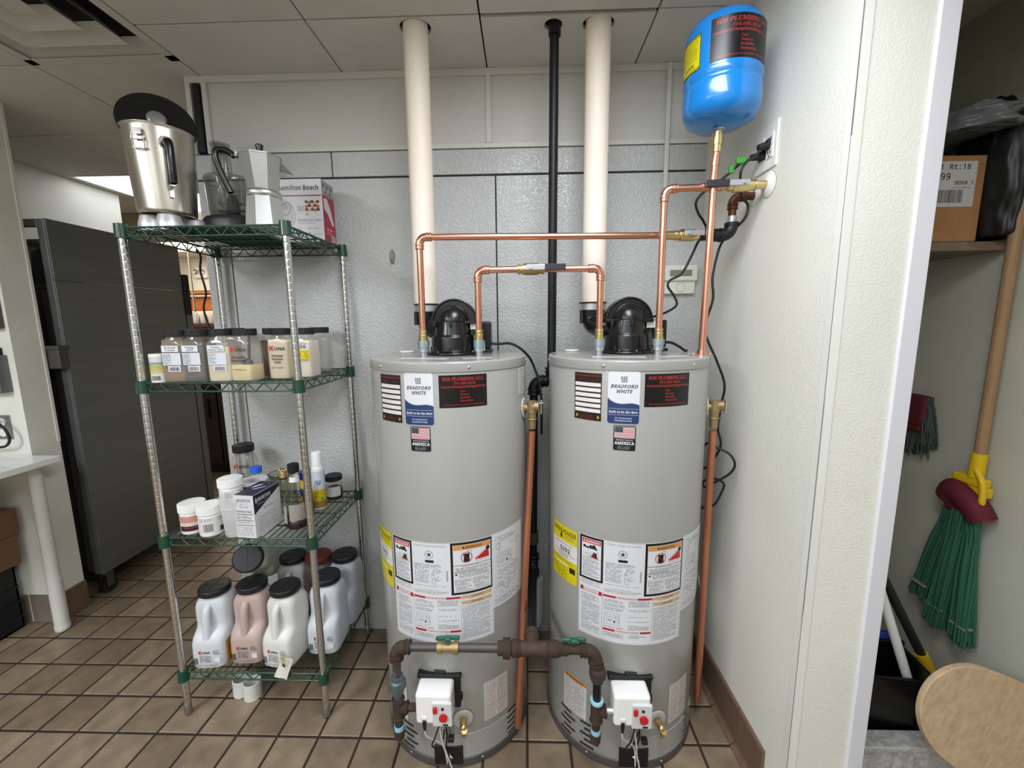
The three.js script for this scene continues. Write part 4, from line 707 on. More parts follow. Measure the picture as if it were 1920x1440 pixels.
const jarGeo = loft([[0, .029, .029, 0, 0, 5], [.003, .033, .033, 0, 0, 5], [.02, .034, .034, 0, 0, 6], [.032, .0335, .0335, 0, 0, 6], [.036, .034, .034, 0, 0, 6], [.128, .0335, .0335, 0, 0, 6], [.14, .032, .032, 0, 0, 4.5], [.152, .029, .029, 0, 0, 3], [.158, .0265, .0265, 0, 0, 2], [.17, .0265, .0265, 0, 0, 2]], 48);
const fillGeo = h => loft([[.003, .0285, .0285, 0, 0, 5], [.006, .032, .032, 0, 0, 5.5], [h * .6, .0322, .0322, 0, 0, 6], [h, .0318, .0318, 0, 0, 5.5, .03]], 40);
const ribbed = (r, y0, y1, n = 40) => { const s = new THREE.Shape(); for (let i = 0; i <= n * 2; i++) { const a = i / (n * 2) * Math.PI * 2, q = i % 2 ? r : r * .975; s[i ? 'lineTo' : 'moveTo'](q * Math.cos(a), q * Math.sin(a)); } return G(new THREE.ExtrudeGeometry(s, { depth: y1 - y0 - .002, bevelEnabled: true, bevelThickness: .001, bevelSize: .001, bevelSegments: 1 }).rotateX(-Math.PI / 2).translate(0, y0 + .001, 0)); };
const lidGeo = ribbed(.0305, .163, .187), jarLid = std(0x17171a, .45);
function spiceJar(label, p, ry, content, level, tex, extra) {
  const t = thing('spice_jar', label, 'jar', p, ry, 'square spice jars'); t.scale.set(1.24, 1, 1.24); t.position.x += .005; t.position.z -= .005;
  add(t, 'jar', jarGeo, M.jarClear); add(t, 'lid', lidGeo, jarLid);
  if (level) add(t, 'contents', fillGeo(level), std(content, .9));
  if (tex) add(t, 'label', decal(.058, .095, .001, .083, .0347), clearPrint(tex));
  if (extra) extra(t);
  return t;
}
{
  const y = onShelf(1);
  spiceJar('square jar of brown ground spice with white stickers, next to the small yellow can', [-1.249, y, -1.467], .08, 0x8d7350, .055, jarPrint(['Ground', 'Cumin']), t => add(t, 'dust', loft([[.05, .0322, .0322, 0, 0, 6], [.15, .031, .031, 0, 0, 5]], 32), phy(0xc4b088, .9, { transmission: .75, thickness: 0 })));
  spiceJar('square jar of dark seeds with white stickers, second in the spice row', [-1.18, y, -1.472], .04, 0x4b4845, .03, jarPrint(['Poppy', 'Seed']), t => add(t, 'dust', loft([[.03, .0322, .0322, 0, 0, 6], [.15, .031, .031, 0, 0, 5]], 32), phy(0x9a948a, .9, { transmission: .75, thickness: 0 })));
  spiceJar('square jar nearly full of pale salt with white stickers and a barcode', [-1.09, y, -1.472], .1, 0xe3d9bf, .125, jarPrint(['Finest', 'Onion Salt']));
  spiceJar('square jar half full of pale yellow powder with red and black print', [-1.012, y, -1.478], -.05, 0xe5d6a4, .06, kunaPrint(['Ground', 'Mustard']), t => add(t, 'scoop', G(rod([.012, .05, .01], [.016, .16, .005], .004, 8), new THREE.SphereGeometry(.016, 14, 10).scale(1, 1.3, .6).translate(.012, .062, .014)), M.blackMatte));
  spiceJar('square jar of red-brown spice tucked behind the mustard powder jar', [-.978, y, -1.6], .1, 0x6a3a22, .14, null);
  spiceJar('square jar full of cream salt with red and black print', [-.908, y, -1.535], -.02, 0xe4d8bd, .145, kunaPrint(['Finest', 'Onion', 'Salt']));
  const yTex = print(256, 220, (x, w, h) => { fill(x, '#e8e6e2', 0, 0, w, 90); text(x, '-26', 190, 46, 60, '#222'); fill(x, '#222', 140, 4, 100, 6); fill(x, '#e9d51c', 0, 90, w, 130); lines(x, 10, 104, 80, 100, 16, '#a3930c'); frame(x, '#7a6e0a', 4, 120, 112, 96, 70); text(x, '4', 168, 148, 44, '#5d5408'); lines(x, 222, 100, 28, 100, 14, '#5d5408'); });
  spiceJar('square jar of white powder with a yellow sticker round it', [-.846, y, -1.575], -.03, 0xe9e3d2, .14, null, t => add(t, 'sticker', decal(.084, .06, -.01, .1, .0372), paper(yTex), 'white and yellow date sticker'));
  spiceJar('empty clear square jar at the open end of the spice row', [-.905, y, -1.815], .1, 0, 0, null);
  spiceJar('empty clear square jar by the back post, behind the spice row', [-1.285, y, -1.815], .1, 0, 0, null);
  const canTex = print(256, 256, (x, w, h) => { fill(x, '#e4e6e3', 0, 0, w, h); fill(x, '#d6cf86', 0, 66, w, 110); x.fillStyle = '#8ab0a6'; x.fillRect(0, 52, w, 26); lines(x, 70, 96, 120, 30, 14, '#9a8b3c'); fill(x, '#c9b977', 60, 120, 140, 14); bars(x, 90, 200, 80, 46); });
  const t = thing('seasoning_can', 'small white can with a pale yellow label at the end of the spice row', 'can', [-1.305, y, -1.448], -.2);
  add(t, 'body', lathe([[0, 0], [.026, 0], [.0268, .003], [.0268, .092], [.0255, .094], [0, .094]], 40), M.white); add(t, 'label', wrap(.0271, -80, 120, .006, .09, 30), paper(canTex)); add(t, 'lid', lathe([[0, .102], [.026, .102], [.0275, .1], [.0275, .091], [.026, .091]], 40), M.white);
}
{ // loose cord hanging behind the upper tiers
  const t = thing('hanging_cable', 'thin black cable hanging down behind the upper tiers of the wire shelf', 'cable', [-1.5, 1.86, -1.98]);
  addW(t, 'cable', tube([[-1.47, 1.88, -1.9], [-1.5, 1.86, -1.96], [-1.525, 1.8, -1.98], [-1.51, 1.7, -1.98], [-1.53, 1.62, -1.98], [-1.5, 1.5, -1.97], [-1.47, 1.38, -1.94]], .0045, 60, 8), M.rubber);
}

// ---------- third tier ----------
{
  const y = onShelf(2);
  const tub = (lab, p, ry, tex, a0 = -60, a1 = 90) => { const t = thing('plastic_tub', lab, 'tub', p, ry); add(t, 'tub', lathe([[0, 0], [.037, 0], [.04, .003], [.0415, .012], [.0415, .078], [.0385, .084], [.0385, .1], [0, .1]], 44), M.whiteGloss); add(t, 'lid', G(ribbed(.0435, .085, .117, 60)), M.white); if (tex) add(t, 'label', wrap(.0419, a0, a1, .014, .076, 40), paper(tex)); return t; };
  tub('white tub with a pink and dark brown label, nearest the outer post', [-1.285, y, -1.485], .5, print(420, 180, (x, w, h) => { fill(x, '#e3c3b4', 0, 0, w, h); fill(x, '#d3988a', 0, 10, w, 70); fill(x, '#4a211c', 0, 118, w, 56); fill(x, '#f0e6da', 0, 80, w, 36); lines(x, 40, 90, 200, 20, 10, '#a8766a'); lines(x, 280, 20, 70, 80, 12, '#b3564c'); fill(x, '#7d5a50', 60, 132, 200, 10); }));
  tub('white tub with a barcode on its side in front of the stacked tubs', [-1.2, y, -1.468], .35, print(420, 180, (x, w, h) => { fill(x, '#eceae8', 0, 0, w, h); lines(x, 60, 10, 180, 30, 9, '#8a8a8c'); bars(x, 110, 70, 120, 86); lines(x, 300, 10, 110, 40, 10, '#555'); fill(x, '#4a2a22', 320, 120, 100, 56); }));
  tub('white tub half hidden under the topmost stacked tub', [-1.215, y, -1.59], .2, null).scale.y = .5;
  tub('white tub stacked on another tub, a grey fact table on its side', [-1.195, y + .06, -1.58], .5, print(420, 180, (x, w, h) => { fill(x, '#efeeec', 0, 0, w, h); fill(x, '#a7a8aa', 100, 20, 240, 70); lines(x, 110, 30, 220, 56, 11, '#55575a'); text(x, 'Orig', 90, 140, 60, '#222'); lines(x, 200, 130, 120, 36, 12, '#666'); }));
  const d = thing('deli_container', 'empty cloudy plastic food container in front of the salt box', 'container', [-1.1, y, -1.462]);
  add(d, 'cup', lathe([[.0001, .001], [.036, .001], [.0372, .004], [.044, .13], [.047, .132], [.0472, .148], [.0495, .15], [.048, .151], [.0462, .148], [.046, .134], [.043, .13], [.0362, .005], [.0001, .0035]], 48), M.cloudy);
  add(d, 'band', lathe([[.0425, .112], [.0445, .113], [.0445, .116], [.043, .117]], 48), M.cloudy);
  const saltFront = print(256, 470, (x, w, h) => { fill(x, '#e7e8ea', 0, 0, w, h); text(x, 'MORTON', w / 2, 56, 40, '#26242c', { font: 'serif' }); lines(x, 70, 90, 116, 40, 13, '#77777d'); text(x, 'Nutrition Facts', w / 2, 176, 34, '#222', { max: 200 }); fill(x, '#222', 20, 204, 216, 7); lines(x, 24, 224, 200, 34, 14, '#444'); fill(x, '#222', 20, 272, 216, 6); lines(x, 24, 290, 200, 20, 12, '#777'); fill(x, '#222', 20, 326, 216, 6); lines(x, 24, 350, 205, 100, 13, '#9a9a9e'); });
  const saltSide = print(440, 470, (x, w, h) => { fill(x, '#e7e8ea', 0, 0, w, h); x.fillStyle = '#231f38'; x.beginPath(); x.moveTo(0, 0); x.lineTo(w, 0); x.lineTo(w, 40); x.lineTo(0, 210); x.fill(); text(x, 'MORTON', 170, 66, 56, '#eef0f6', { font: 'serif', max: 220 }); lines(x, 60, 108, 220, 22, 15, '#aeb0c6'); x.fillStyle = '#e8e8ee'; x.beginPath(); x.ellipse(40, 70, 12, 30, 0, 0, 7); x.fill(); lines(x, 150, 180, 230, 30, 15, '#77777d'); lines(x, 60, 260, 300, 170, 15, '#9d9da3'); });
  const saltTop = print(256, 440, (x, w, h) => { fill(x, '#26223c', 0, 0, w, h); x.fillStyle = '#e9e9ee'; x.beginPath(); x.ellipse(80, 150, 20, 70, .4, 0, 7); x.fill(); x.beginPath(); x.ellipse(150, 210, 12, 80, .7, 0, 7); x.fill(); });
  const s = thing('salt_box', 'tall white and navy carton of salt at the front edge of the third tier', 'box', [-1.033, y, -1.5], -.1);
  add(s, 'carton', box(.08, .166, .142, 0, .083, 0, .001), std(0xe6e7ea, .5)); add(s, 'front_print', decal(.079, .165, 0, .083, .0715), paper(saltFront)); add(s, 'side_print', decal(.141, .165, .0405, .083, 0, Math.PI / 2), paper(saltSide)); add(s, 'top_print', new THREE.PlaneGeometry(.079, .141).rotateX(-Math.PI / 2).translate(0, .1664, 0), paper(saltTop));
  // tall spice jar of leaves at the back
  const b = thing('spice_jar', 'tall clear jar with a few brown leaves, by the back post', 'jar', [-1.275, y, -1.79], .25);
  add(b, 'jar', jarGeo.clone().scale(1.35, 1.36, 1.35), M.jarClear); add(b, 'lid', lidGeo.clone().scale(1.35, 1.36, 1.35), jarLid);
  const leaf = []; for (let i = 0; i < 46; i++) { const g = new THREE.CircleGeometry(.012, 7).scale(1, .45, 1).rotateX(rnd() * 3).rotateY(rnd() * 6).translate((rnd() - .5) * .066, .008 + rnd() * .05, (rnd() - .5) * .066); leaf.push(g); }
  const lf = add(b, 'contents', G(leaf), std(0x7d6a45, .8)); lf.userData.kind = 'stuff'; add(b, 'label', decal(.076, .12, .002, .125, .0475), clearPrint(kunaPrint(['Bay', 'Leaves'])));
  const o = thing('sauce_bottle', 'clear cone-shouldered bottle with a little dark syrup and a black cap', 'bottle', [-.898, y, -1.525], -.2);
  add(o, 'bottle', lathe([[0, .002], [.04, .002], [.0435, .006], [.0445, .014], [.0445, .1], [.042, .118], [.024, .17], [.017, .188], [.016, .21], [.017, .222], [.0001, .222]], 52), M.clear);
  add(o, 'liquid', lathe([[0, .004], [.0395, .004], [.043, .014], [.043, .052], [0, .052]], 48), phy(0x1d0b08, .15, { clearcoat: .5 }));
  add(o, 'cap', G(ribbed(.0195, .222, .255, 36)), M.blackMatte); add(o, 'neck_label', lathe([[.0195, .186], [.0178, .192], [.0175, .206]], 36), M.white);
  add(o, 'label', wrap(.0449, -85, -10, .028, .098, 20), paper(print(256, 220, (x, w, h) => { fill(x, '#b9b0a0', 0, 0, w, h); lines(x, 16, 14, 190, 120, 15, '#55504a'); fill(x, '#eceae4', 20, 140, 170, 64); bars(x, 30, 148, 150, 48); })));
  add(o, 'back_label', wrap(.0449, 5, 80, .04, .105, 20), phy(0xc9c2b6, .6, { transmission: .5, thickness: 0 }));
  const g = thing('gold_cap_bottle', 'small slim bottle with a crown-shaped gold stopper', 'bottle', [-.985, y, -1.6]);
  add(g, 'bottle', lathe([[0, .001], [.02, .001], [.021, .006], [.021, .13], [.013, .15], [.012, .168], [0, .168]], 32), M.clear); add(g, 'stopper', G(lathe([[0, .166], [.017, .166], [.018, .178], [.014, .186], [.016, .2], [.009, .208], [0, .21]], 16), ...[0, 1, 2, 3, 4].map(i => new THREE.SphereGeometry(.0055, 10, 8).translate(.013 * Math.cos(i * 1.257), .204, .013 * Math.sin(i * 1.257)))), M.brass);
  const c = thing('spray_can', 'tall white and yellow cooking spray can with a white cap', 'can', [-.89, y, -1.69], .2);
  add(c, 'can', lathe([[0, 0], [.025, 0], [.0265, .004], [.0265, .172], [.024, .184], [.021, .19], [0, .19]], 44), M.white); add(c, 'cap', lathe([[0, .252], [.018, .252], [.0205, .248], [.0225, .19], [.0215, .188]], 40), M.whiteGloss);
  add(c, 'label', wrap(.0268, -100, 120, .008, .17, 40), paper(print(512, 384, (x, w, h) => { fill(x, '#dfe5ec', 0, 0, w, h); fill(x, '#d9c21f', 0, 190, w, 120); fill(x, '#a8803c', 0, 310, w, 74); text(x, 'rsa', 250, 110, 80, '#2c4c8c', { italic: true }); text(x, 'SPRAY', 200, 222, 34, '#8a6d10'); text(x, 'OIL', 190, 262, 34, '#8a6d10'); x.fillStyle = '#3d6c9c'; x.beginPath(); x.arc(320, 290, 18, 0, 7); x.fill(); })));
  const w1 = thing('blue_cap_bottle', 'clear bottle with a bright blue screw cap behind the salt box', 'bottle', [-1.11, y, -1.62]);
  add(w1, 'bottle', lathe([[0, .001], [.03, .001], [.031, .006], [.031, .13], [.03, .15], [.018, .176], [.017, .186], [0, .186]], 40), M.clear); add(w1, 'cap', G(ribbed(.0205, .184, .21, 30)), std(0x1c63c9, .4)); add(w1, 'liquid', lathe([[0, .003], [.0295, .003], [.0295, .1], [0, .1]], 36), phy(0xcfc9a0, .2, { transmission: .5 }));
  const gj = thing('clip_jar', 'round glass jar with a wire clip and a greenish glass lid', 'jar', [-1.04, y, -1.68]);
  add(gj, 'glass', lathe([[0, .001], [.048, .001], [.052, .006], [.052, .12], [.045, .14], [.045, .15], [0, .15]], 44), phy(0xd5dcc8, .06, { transmission: 1, thickness: 0 })); add(gj, 'lid', lathe([[0, .17], [.04, .169], [.051, .165], [.053, .158], [.047, .154], [0, .154]], 44), phy(0xc7cfb4, .08, { transmission: .8, thickness: 0 })); add(gj, 'clip', G(new THREE.TorusGeometry(.0475, .0018, 6, 40).rotateX(Math.PI / 2).translate(0, .147, 0), tube([[.02, .15, .046], [.022, .125, .056], [0, .118, .058], [-.022, .125, .056], [-.02, .15, .046]], .0018, 30, 6), new THREE.TorusGeometry(.051, .003, 6, 40).rotateX(Math.PI / 2).translate(0, .16, 0)), M.blackMatte);
  const nv = thing('navy_tub', 'navy blue tub with a white rim behind the stacked tubs', 'tub', [-1.165, y, -1.68]);
  add(nv, 'tub', lathe([[0, 0], [.046, 0], [.05, .006], [.052, .12], [0, .12]], 44), std(0x1d1b3c, .4)); add(nv, 'lid', lathe([[0, .133], [.05, .133], [.0545, .13], [.0545, .118], [.052, .116]], 44), M.white);
  const yc = thing('yellow_can', 'yellow can with a dark blue lid behind the syrup bottle', 'can', [-.95, y, -1.72]);
  add(yc, 'can', lathe([[0, 0], [.034, 0], [.035, .003], [.035, .13], [0, .13]], 40), std(0xd3b21e, .45)); add(yc, 'lid', lathe([[0, .155], [.034, .155], [.037, .152], [.037, .125], [.035, .124]], 40), std(0x1f2468, .4)); add(yc, 'band', lathe([[.0354, .05], [.0354, .085]], 40), std(0x2b3a86, .45));
  const sj = thing('seasoning_jar', 'low glass jar with a black lid and pale label beyond the spray can', 'jar', [-.872, y, -1.79]);
  add(sj, 'jar', lathe([[0, .001], [.034, .001], [.036, .005], [.036, .07], [.032, .08], [.032, .09], [0, .09]], 40), M.clear); add(sj, 'contents', lathe([[0, .003], [.034, .003], [.034, .05], [0, .05]], 32), std(0x3a2320, .7)); add(sj, 'lid', G(ribbed(.036, .088, .11, 40)), M.blackMatte); add(sj, 'label', wrap(.0364, -70, 70, .02, .064, 24), PR.paperTex);
  const vb = thing('small_bottle', 'small dark bottle with a white cap between the syrup bottle and spray can', 'bottle', [-.905, y, -1.625]);
  add(vb, 'bottle', lathe([[0, 0], [.018, 0], [.019, .004], [.019, .09], [.012, .105], [.011, .116], [0, .116]], 28), phy(0x2a1712, .15)); add(vb, 'cap', cyl(.0125, .0125, .022, 0, .124, 0, 24), M.white);
}

// ---------- gallon jugs on the bottom tier ----------
const jugGeo = loft([[0, .05, .064, 0, 0, 4], [.003, .058, .072, 0, 0, 4.5], [.014, .064, .08, 0, 0, 5], [.06, .0655, .082, 0, 0, 5], [.108, .0655, .081, 0, 0, 4.6], [.128, .0645, .077, 0, -.002, 4.2], [.142, .063, .07, 0, -.009, 4], [.154, .063, .062, 0, -.018, 4.2], [.175, .063, .061, 0, -.021, 4.4], [.21, .063, .061, 0, -.02, 4.4], [.238, .0625, .06, 0, -.018, 4.2], [.256, .0595, .057, 0, -.016, 3.4], [.268, .053, .052, 0, -.013, 2.6], [.276, .046, .046, 0, -.012, 2], [.29, .046, .046, 0, -.012, 2]], 56);
const jugHandle = tube([[0, .248, .02], [0, .25, .036], [0, .24, .05], [0, .215, .058], [0, .17, .062], [0, .148, .064], [0, .13, .066]], .0125, 40, 12).scale(1.15, 1, 1);
const jugLid = lathe([[0, .309], [.048, .309], [.055, .307], [.0575, .303], [.0575, .286], [.056, .284], [.048, .284]], 56).translate(0, 0, -.012);
const jugRidge = G(box(.08, .0016, .0016, 0, .3095, -.012), box(.0016, .0016, .08, 0, .3095, -.012));
const jugPrint = print(320, 220, (x, w, h) => { x.clearRect(0, 0, w, h); brandK(x, 70, 44, 50); lines(x, 80, 84, 130, 90, 13, '#55585c'); bars(x, 14, 110, 44, 80); lines(x, 230, 20, 74, 60, 12, '#55585c'); fill(x, 'rgba(235,238,242,.8)', 240, 110, 60, 60); lines(x, 20, 200, 250, 12, 10, '#77797d'); });
const jugPrintMat = clearPrint(jugPrint);
function jug(label, p, ry, color, lidMat = jarLid, noPrint) {
  const t = thing('plastic_jug', label, 'jug', p, ry, 'handled gallon jugs');
  const m = phy(color, .36, { transmission: .22, thickness: 0, ior: 1.4 });
  add(t, 'body', jugGeo, m); add(t, 'handle', jugHandle, m); add(add(t, 'lid', jugLid, lidMat), 'ridges', jugRidge, lidMat);
  if (!noPrint) add(t, 'label', decal(.11, .076, .002, .058, .0828), jugPrintMat);
  return t;
}
{
  const y = onShelf(3);
  const a = jug('translucent blue-white jug with an orange-brown label beside it, at the outer post', [-1.268, y, -1.515], .1, 0xe0e3e6);
  const b = jug('jug of pinkish powder between two white jugs', [-1.13, y, -1.54], .06, 0xc9b4aa);
  const c = jug('milky white jug with a torn label at the front edge of the bottom tier', [-.982, y, -1.522], -.12, 0xe9e9e4);
  jug('translucent blue-white jug behind the inner front post', [-.845, y, -1.595], .05, 0xdbe0e4);
  jug('empty translucent jug with a black lid behind the pinkish jug', [-1.07, y, -1.745], .08, 0xb9bbb8, jarLid, true);
  jug('dark-filled jug with a dark red lid in the back row', [-.955, y, -1.75], .05, 0x5e5450, std(0x5d1c1a, .45), true);
  jug('clear grey jug with a black lid nearest the panelled wall', [-.84, y, -1.762], -.05, 0xc5c9cc, jarLid, true);
  const l = jug('milky jug lying on its back on other jugs, its black lid facing out', [-1.2, y + .315, -1.7], .35, 0xdcddd2, jarLid, true);
  for (const k of [...l.children]) { const g = new THREE.Matrix4().makeRotationX(1.1).multiply(new THREE.Matrix4().makeTranslation(0, -.15, 0)); k.applyMatrix4(g); }
  const s = add(a, 'side_label', decal(.08, .1, .0665, .062, .02, Math.PI / 2), paper(print(200, 240, (x, w, h) => { fill(x, '#c98f1f', 0, 0, w, h); lines(x, 20, 20, 160, 200, 16, '#8a5a10'); fill(x, '#5d3a0c', 40, 90, 120, 14); })), 'orange-brown label');
  const tg = new THREE.PlaneGeometry(.05, .085, 5, 8), q = tg.attributes.position; for (let i = 0; i < q.count; i++) q.setZ(i, .004 * Math.sin(q.getY(i) * 70 + q.getX(i) * 90) + (q.getY(i) < 0 ? -q.getY(i) * .3 : 0)); tg.computeVertexNormals();
  add(c, 'torn_label', tg.rotateZ(-.3).translate(.048, .03, .09), paper(print(128, 200, (x, w, h) => { fill(x, '#e2dfd2', 0, 0, w, h); fill(x, '#c9bc3c', 0, 0, 50, 40); fill(x, '#3a3a34', 30, 70, 40, 40); lines(x, 20, 20, 90, 60, 14, '#8a8770'); })), 'torn hanging paper label');
  for (const [x, z, ry, lab] of [[-1.205, -1.53, .3, 'short white plastic pipe ring on the floor, partly behind the other ring'], [-1.15, -1.515, 0, 'short white plastic pipe ring on the floor under the wire shelf, nearer the front']]) { const t = thing('pipe_ring', lab, 'pipe piece', [x, 0, z], ry); add(t, 'ring', lathe([[.03, 0], [.0335, 0], [.034, .002], [.034, .07], [.033, .072], [.0295, .072], [.029, .07], [.029, .002], [.03, 0]], 40), M.pvcWhite); }
}

// ---------- far left: counter table, things under it, refrigerator, far room ----------
{
  const t = thing('counter_table', 'white counter table on a white plastic pipe leg against the partition', 'table', [-3.0, 0, -1.66]);
  add(t, 'top', bx(-.9, .705, .888, .918, -.262, .45, .003), M.whiteGloss);
  const leg = add(t, 'leg', G(cyl(.0265, .0265, .74, .602, .51, -.225, 28), cyl(.03, .03, .02, .602, .879, -.225, 28)), M.pvcWhite);
  add(leg, 'sleeve', G(cyl(.029, .029, .26, .602, .15, -.225, 28), cyl(.031, .031, .012, .602, .016, -.225, 28), cyl(.03, .029, .02, .602, .01, -.225, 28)), M.pvcWhite);
  const crate = thing('storage_crate', 'black plastic crate on the floor under the counter table', 'crate', [-2.82, 0, -1.65]);
  add(crate, 'bin', G(bx(-.2, .2, 0, .01, -.25, .25), bx(-.2, -.192, 0, .34, -.25, .25), bx(.192, .2, 0, .34, -.25, .25), bx(-.2, .2, 0, .34, -.25, -.242), bx(-.2, .2, 0, .34, .242, .25), ...[.06, .14, .22].map(y => bx(.2, .206, y, y + .012, -.25, .25)), bx(-.208, .208, .34, .36, -.258, .258, .004)), M.blackMatte);
  const b = thing('cardboard_box', 'brown cardboard box stacked on the black crate', 'box', [-2.8, .362, -1.66]);
  add(b, 'carton', bx(-.22, .24, 0, .29, -.235, .26, .004), M.cardboardDark); add(b, 'lid', bx(-.228, .25, .16, .292, -.243, .268, .005), M.cardboardDark); add(b, 'hand_hole', bx(.2405, .2415, .08, .11, -.05, .06), M.dark);
  const g = thing('green_bag', 'crumpled bright green plastic bag on the cardboard box', 'bag', [-2.78, .655, -1.62]);
  const bg = mergeVertices(new THREE.IcosahedronGeometry(.12, 12).deleteAttribute('normal').deleteAttribute('uv')), p = bg.attributes.position; for (let i = 0; i < p.count; i++) { const v = V(p.getX(i), p.getY(i), p.getZ(i)).normalize(), n = fbm(v.x * .5 + .5, v.y * .5 + v.z * .31 + .5, 6, 131, 4); v.multiplyScalar(.085 + .09 * n); p.setXYZ(i, v.x * 1.5, Math.max(v.y * .8, -.07) + .075, v.z * 1.4); } bg.computeVertexNormals();
  add(g, 'bag', bg, phy(0x1f8a1c, .35, { transmission: .15, thickness: 0 }));
}
{ // fittings on the partition
  const t = thing('control_box', 'grey metal box fixed on the partition above the socket', 'box', [-2.6, 1.235, -1.93]);
  add(t, 'case', bx(-.1, .118, 0, .18, 0, .05, .004), std(0x6f7070, .4, .3)); add(t, 'knockout', bx(.05, .1, .182, .215, 0, .03, .003), M.blackMatte);
  const u = thing('wall_panel_box', 'dark grey enclosure high on the partition, above the metal box', 'box', [-2.6, 1.54, -1.93]);
  add(u, 'case', bx(-.1, .135, 0, .28, 0, .04, .006), std(0x565653, .5, .2));
  const o = thing('wall_socket', 'steel socket plate on the partition with a black plug', 'outlet', [-2.585, 1.06, -1.93]);
  add(o, 'plate', bx(-.05, .06, -.06, .06, 0, .006, .002), std(0x8a8a88, .35, .6)); for (const dy of [-.026, .026]) add(o, 'receptacle', along(cyl(.02, .02, .006, 0, 0, 0, 24), [.02, dy, .008], [0, 0, 1]), M.white);
  const c = thing('power_cord', 'black cord looping out of the steel socket plate', 'cord', [-2.57, 1.08, -1.915]);
  addW(c, 'cord', tube([[-2.575, 1.09, -1.915], [-2.545, 1.11, -1.88], [-2.52, 1.1, -1.87], [-2.49, 1.06, -1.875], [-2.485, 1.01, -1.88], [-2.52, .975, -1.885], [-2.6, .965, -1.89], [-2.66, .95, -1.9]], .006, 60, 8), M.rubber);
}
{ // refrigerator seen from its back corner
  const t = thing('refrigerator', 'tall stainless steel reach-in refrigerator behind the partition, machinery open at the top', 'refrigerator', [-2.8, 0, -2.54]);
  const x0 = -.4, x1 = .4, z0 = -.39, z1 = .42;
  add(t, 'side_panel', bx(x1 - .012, x1, .15, 1.782, z0, z1, .002), M.fridge);
  add(t, 'upper_side_panel', bx(x1 - .012, x1 + .0012, 1.7835, 2.085, z0, z1, .002), M.fridge);
  add(t, 'side_panel', bx(x0, x0 + .012, .15, 2.085, z0, z1, .002), M.fridge);
  add(t, 'top_panel', bx(x0 + .013, x1 - .013, 2.06, 2.083, z0 + .001, -.05, .002), M.fridge);
  add(t, 'back_panel', bx(x0 + .012, x1 - .012, .15, 1.76, z1 - .06, z1 - .045, .002), M.ironGrey);
  add(t, 'front_wall', bx(x0 + .013, x1 - .013, .15, 1.76, z0 + .001, z0 + .06, .002), M.fridge);
  add(t, 'frame_post', G(bx(x1 - .05, x1 - .0125, .151, 2.084, z1 - .02, z1 - .001, .003), bx(x0 + .0125, x0 + .05, .151, 2.084, z1 - .02, z1 - .001, .003), bx(x0 + .05, x1 - .05, 2.045, 2.084, z1 - .02, z1 - .001, .003)), M.fridge);
  add(t, 'conduit', bx(x1 - .115, x1 - .06, .15, 1.74, z1 - .045, z1 - .02, .008), M.ironGrey);
  add(t, 'deck', bx(x0 + .013, x1 - .013, 1.745, 1.765, z0 + .01, z1 - .03), M.ironGrey);
  add(t, 'compressor', G(cyl(.09, .1, .16, .2, 1.85, .22, 28), new THREE.SphereGeometry(.09, 24, 12).scale(1, .6, 1).translate(.2, 1.93, .22), tube([[.27, 1.8, .3], [.33, 1.86, .34], [.31, 1.93, .33], [.35, 1.95, .28]], .008, 30, 8)), M.blackMatte);
  add(t, 'coil', G(...[0, 1, 2, 3, 4].map(i => tube([[.3, 1.78 + i * .03, .36], [.33, 1.79 + i * .03, .37], [.37, 1.78 + i * .03, .36]], .003, 12, 6))), M.zinc);
  add(t, 'drain_pan', G(bx(x1 - .14, x1 + .012, 1.33, 1.44, z1, z1 + .05, .006), bx(x1 - .16, x1 + .018, 1.43, 1.45, z1 - .005, z1 + .055, .004)), M.ironGrey);
  add(t, 'floor_panel', bx(x0 + .013, x1 - .013, .155, .17, z0 + .01, z1 - .03), M.blackMatte);
  for (const [sx, sz] of [[-1, -1], [-1, 1], [1, -1], [1, 1]]) { const c = add(t, 'caster', along(cyl(.045, .045, .028, 0, 0, 0, 24), [sx * .34, .045, sz * .36 - .01], [1, 0, 0]), M.blackMatte); add(c, 'fork', G(bx(sx * .34 - .022, sx * .34 - .017, .04, .15, sz * .36 - .03, sz * .36 + .01), bx(sx * .34 + .017, sx * .34 + .022, .04, .15, sz * .36 - .03, sz * .36 + .01)), M.ironGrey); }
  add(t, 'gasket', bx(x1 - .03, x1 - .006, .17, 1.9, z0 - .012, z0), M.blackMatte);
  add(t, 'door', bx(x0, x1, .17, 1.77, z0 - .065, z0 - .012, .004), M.fridge);
  add(t, 'hinge', bx(x1 - .05, x1 + .012, 1.62, 1.9, z0 - .05, z0 - .004, .003), M.blackMatte);
}
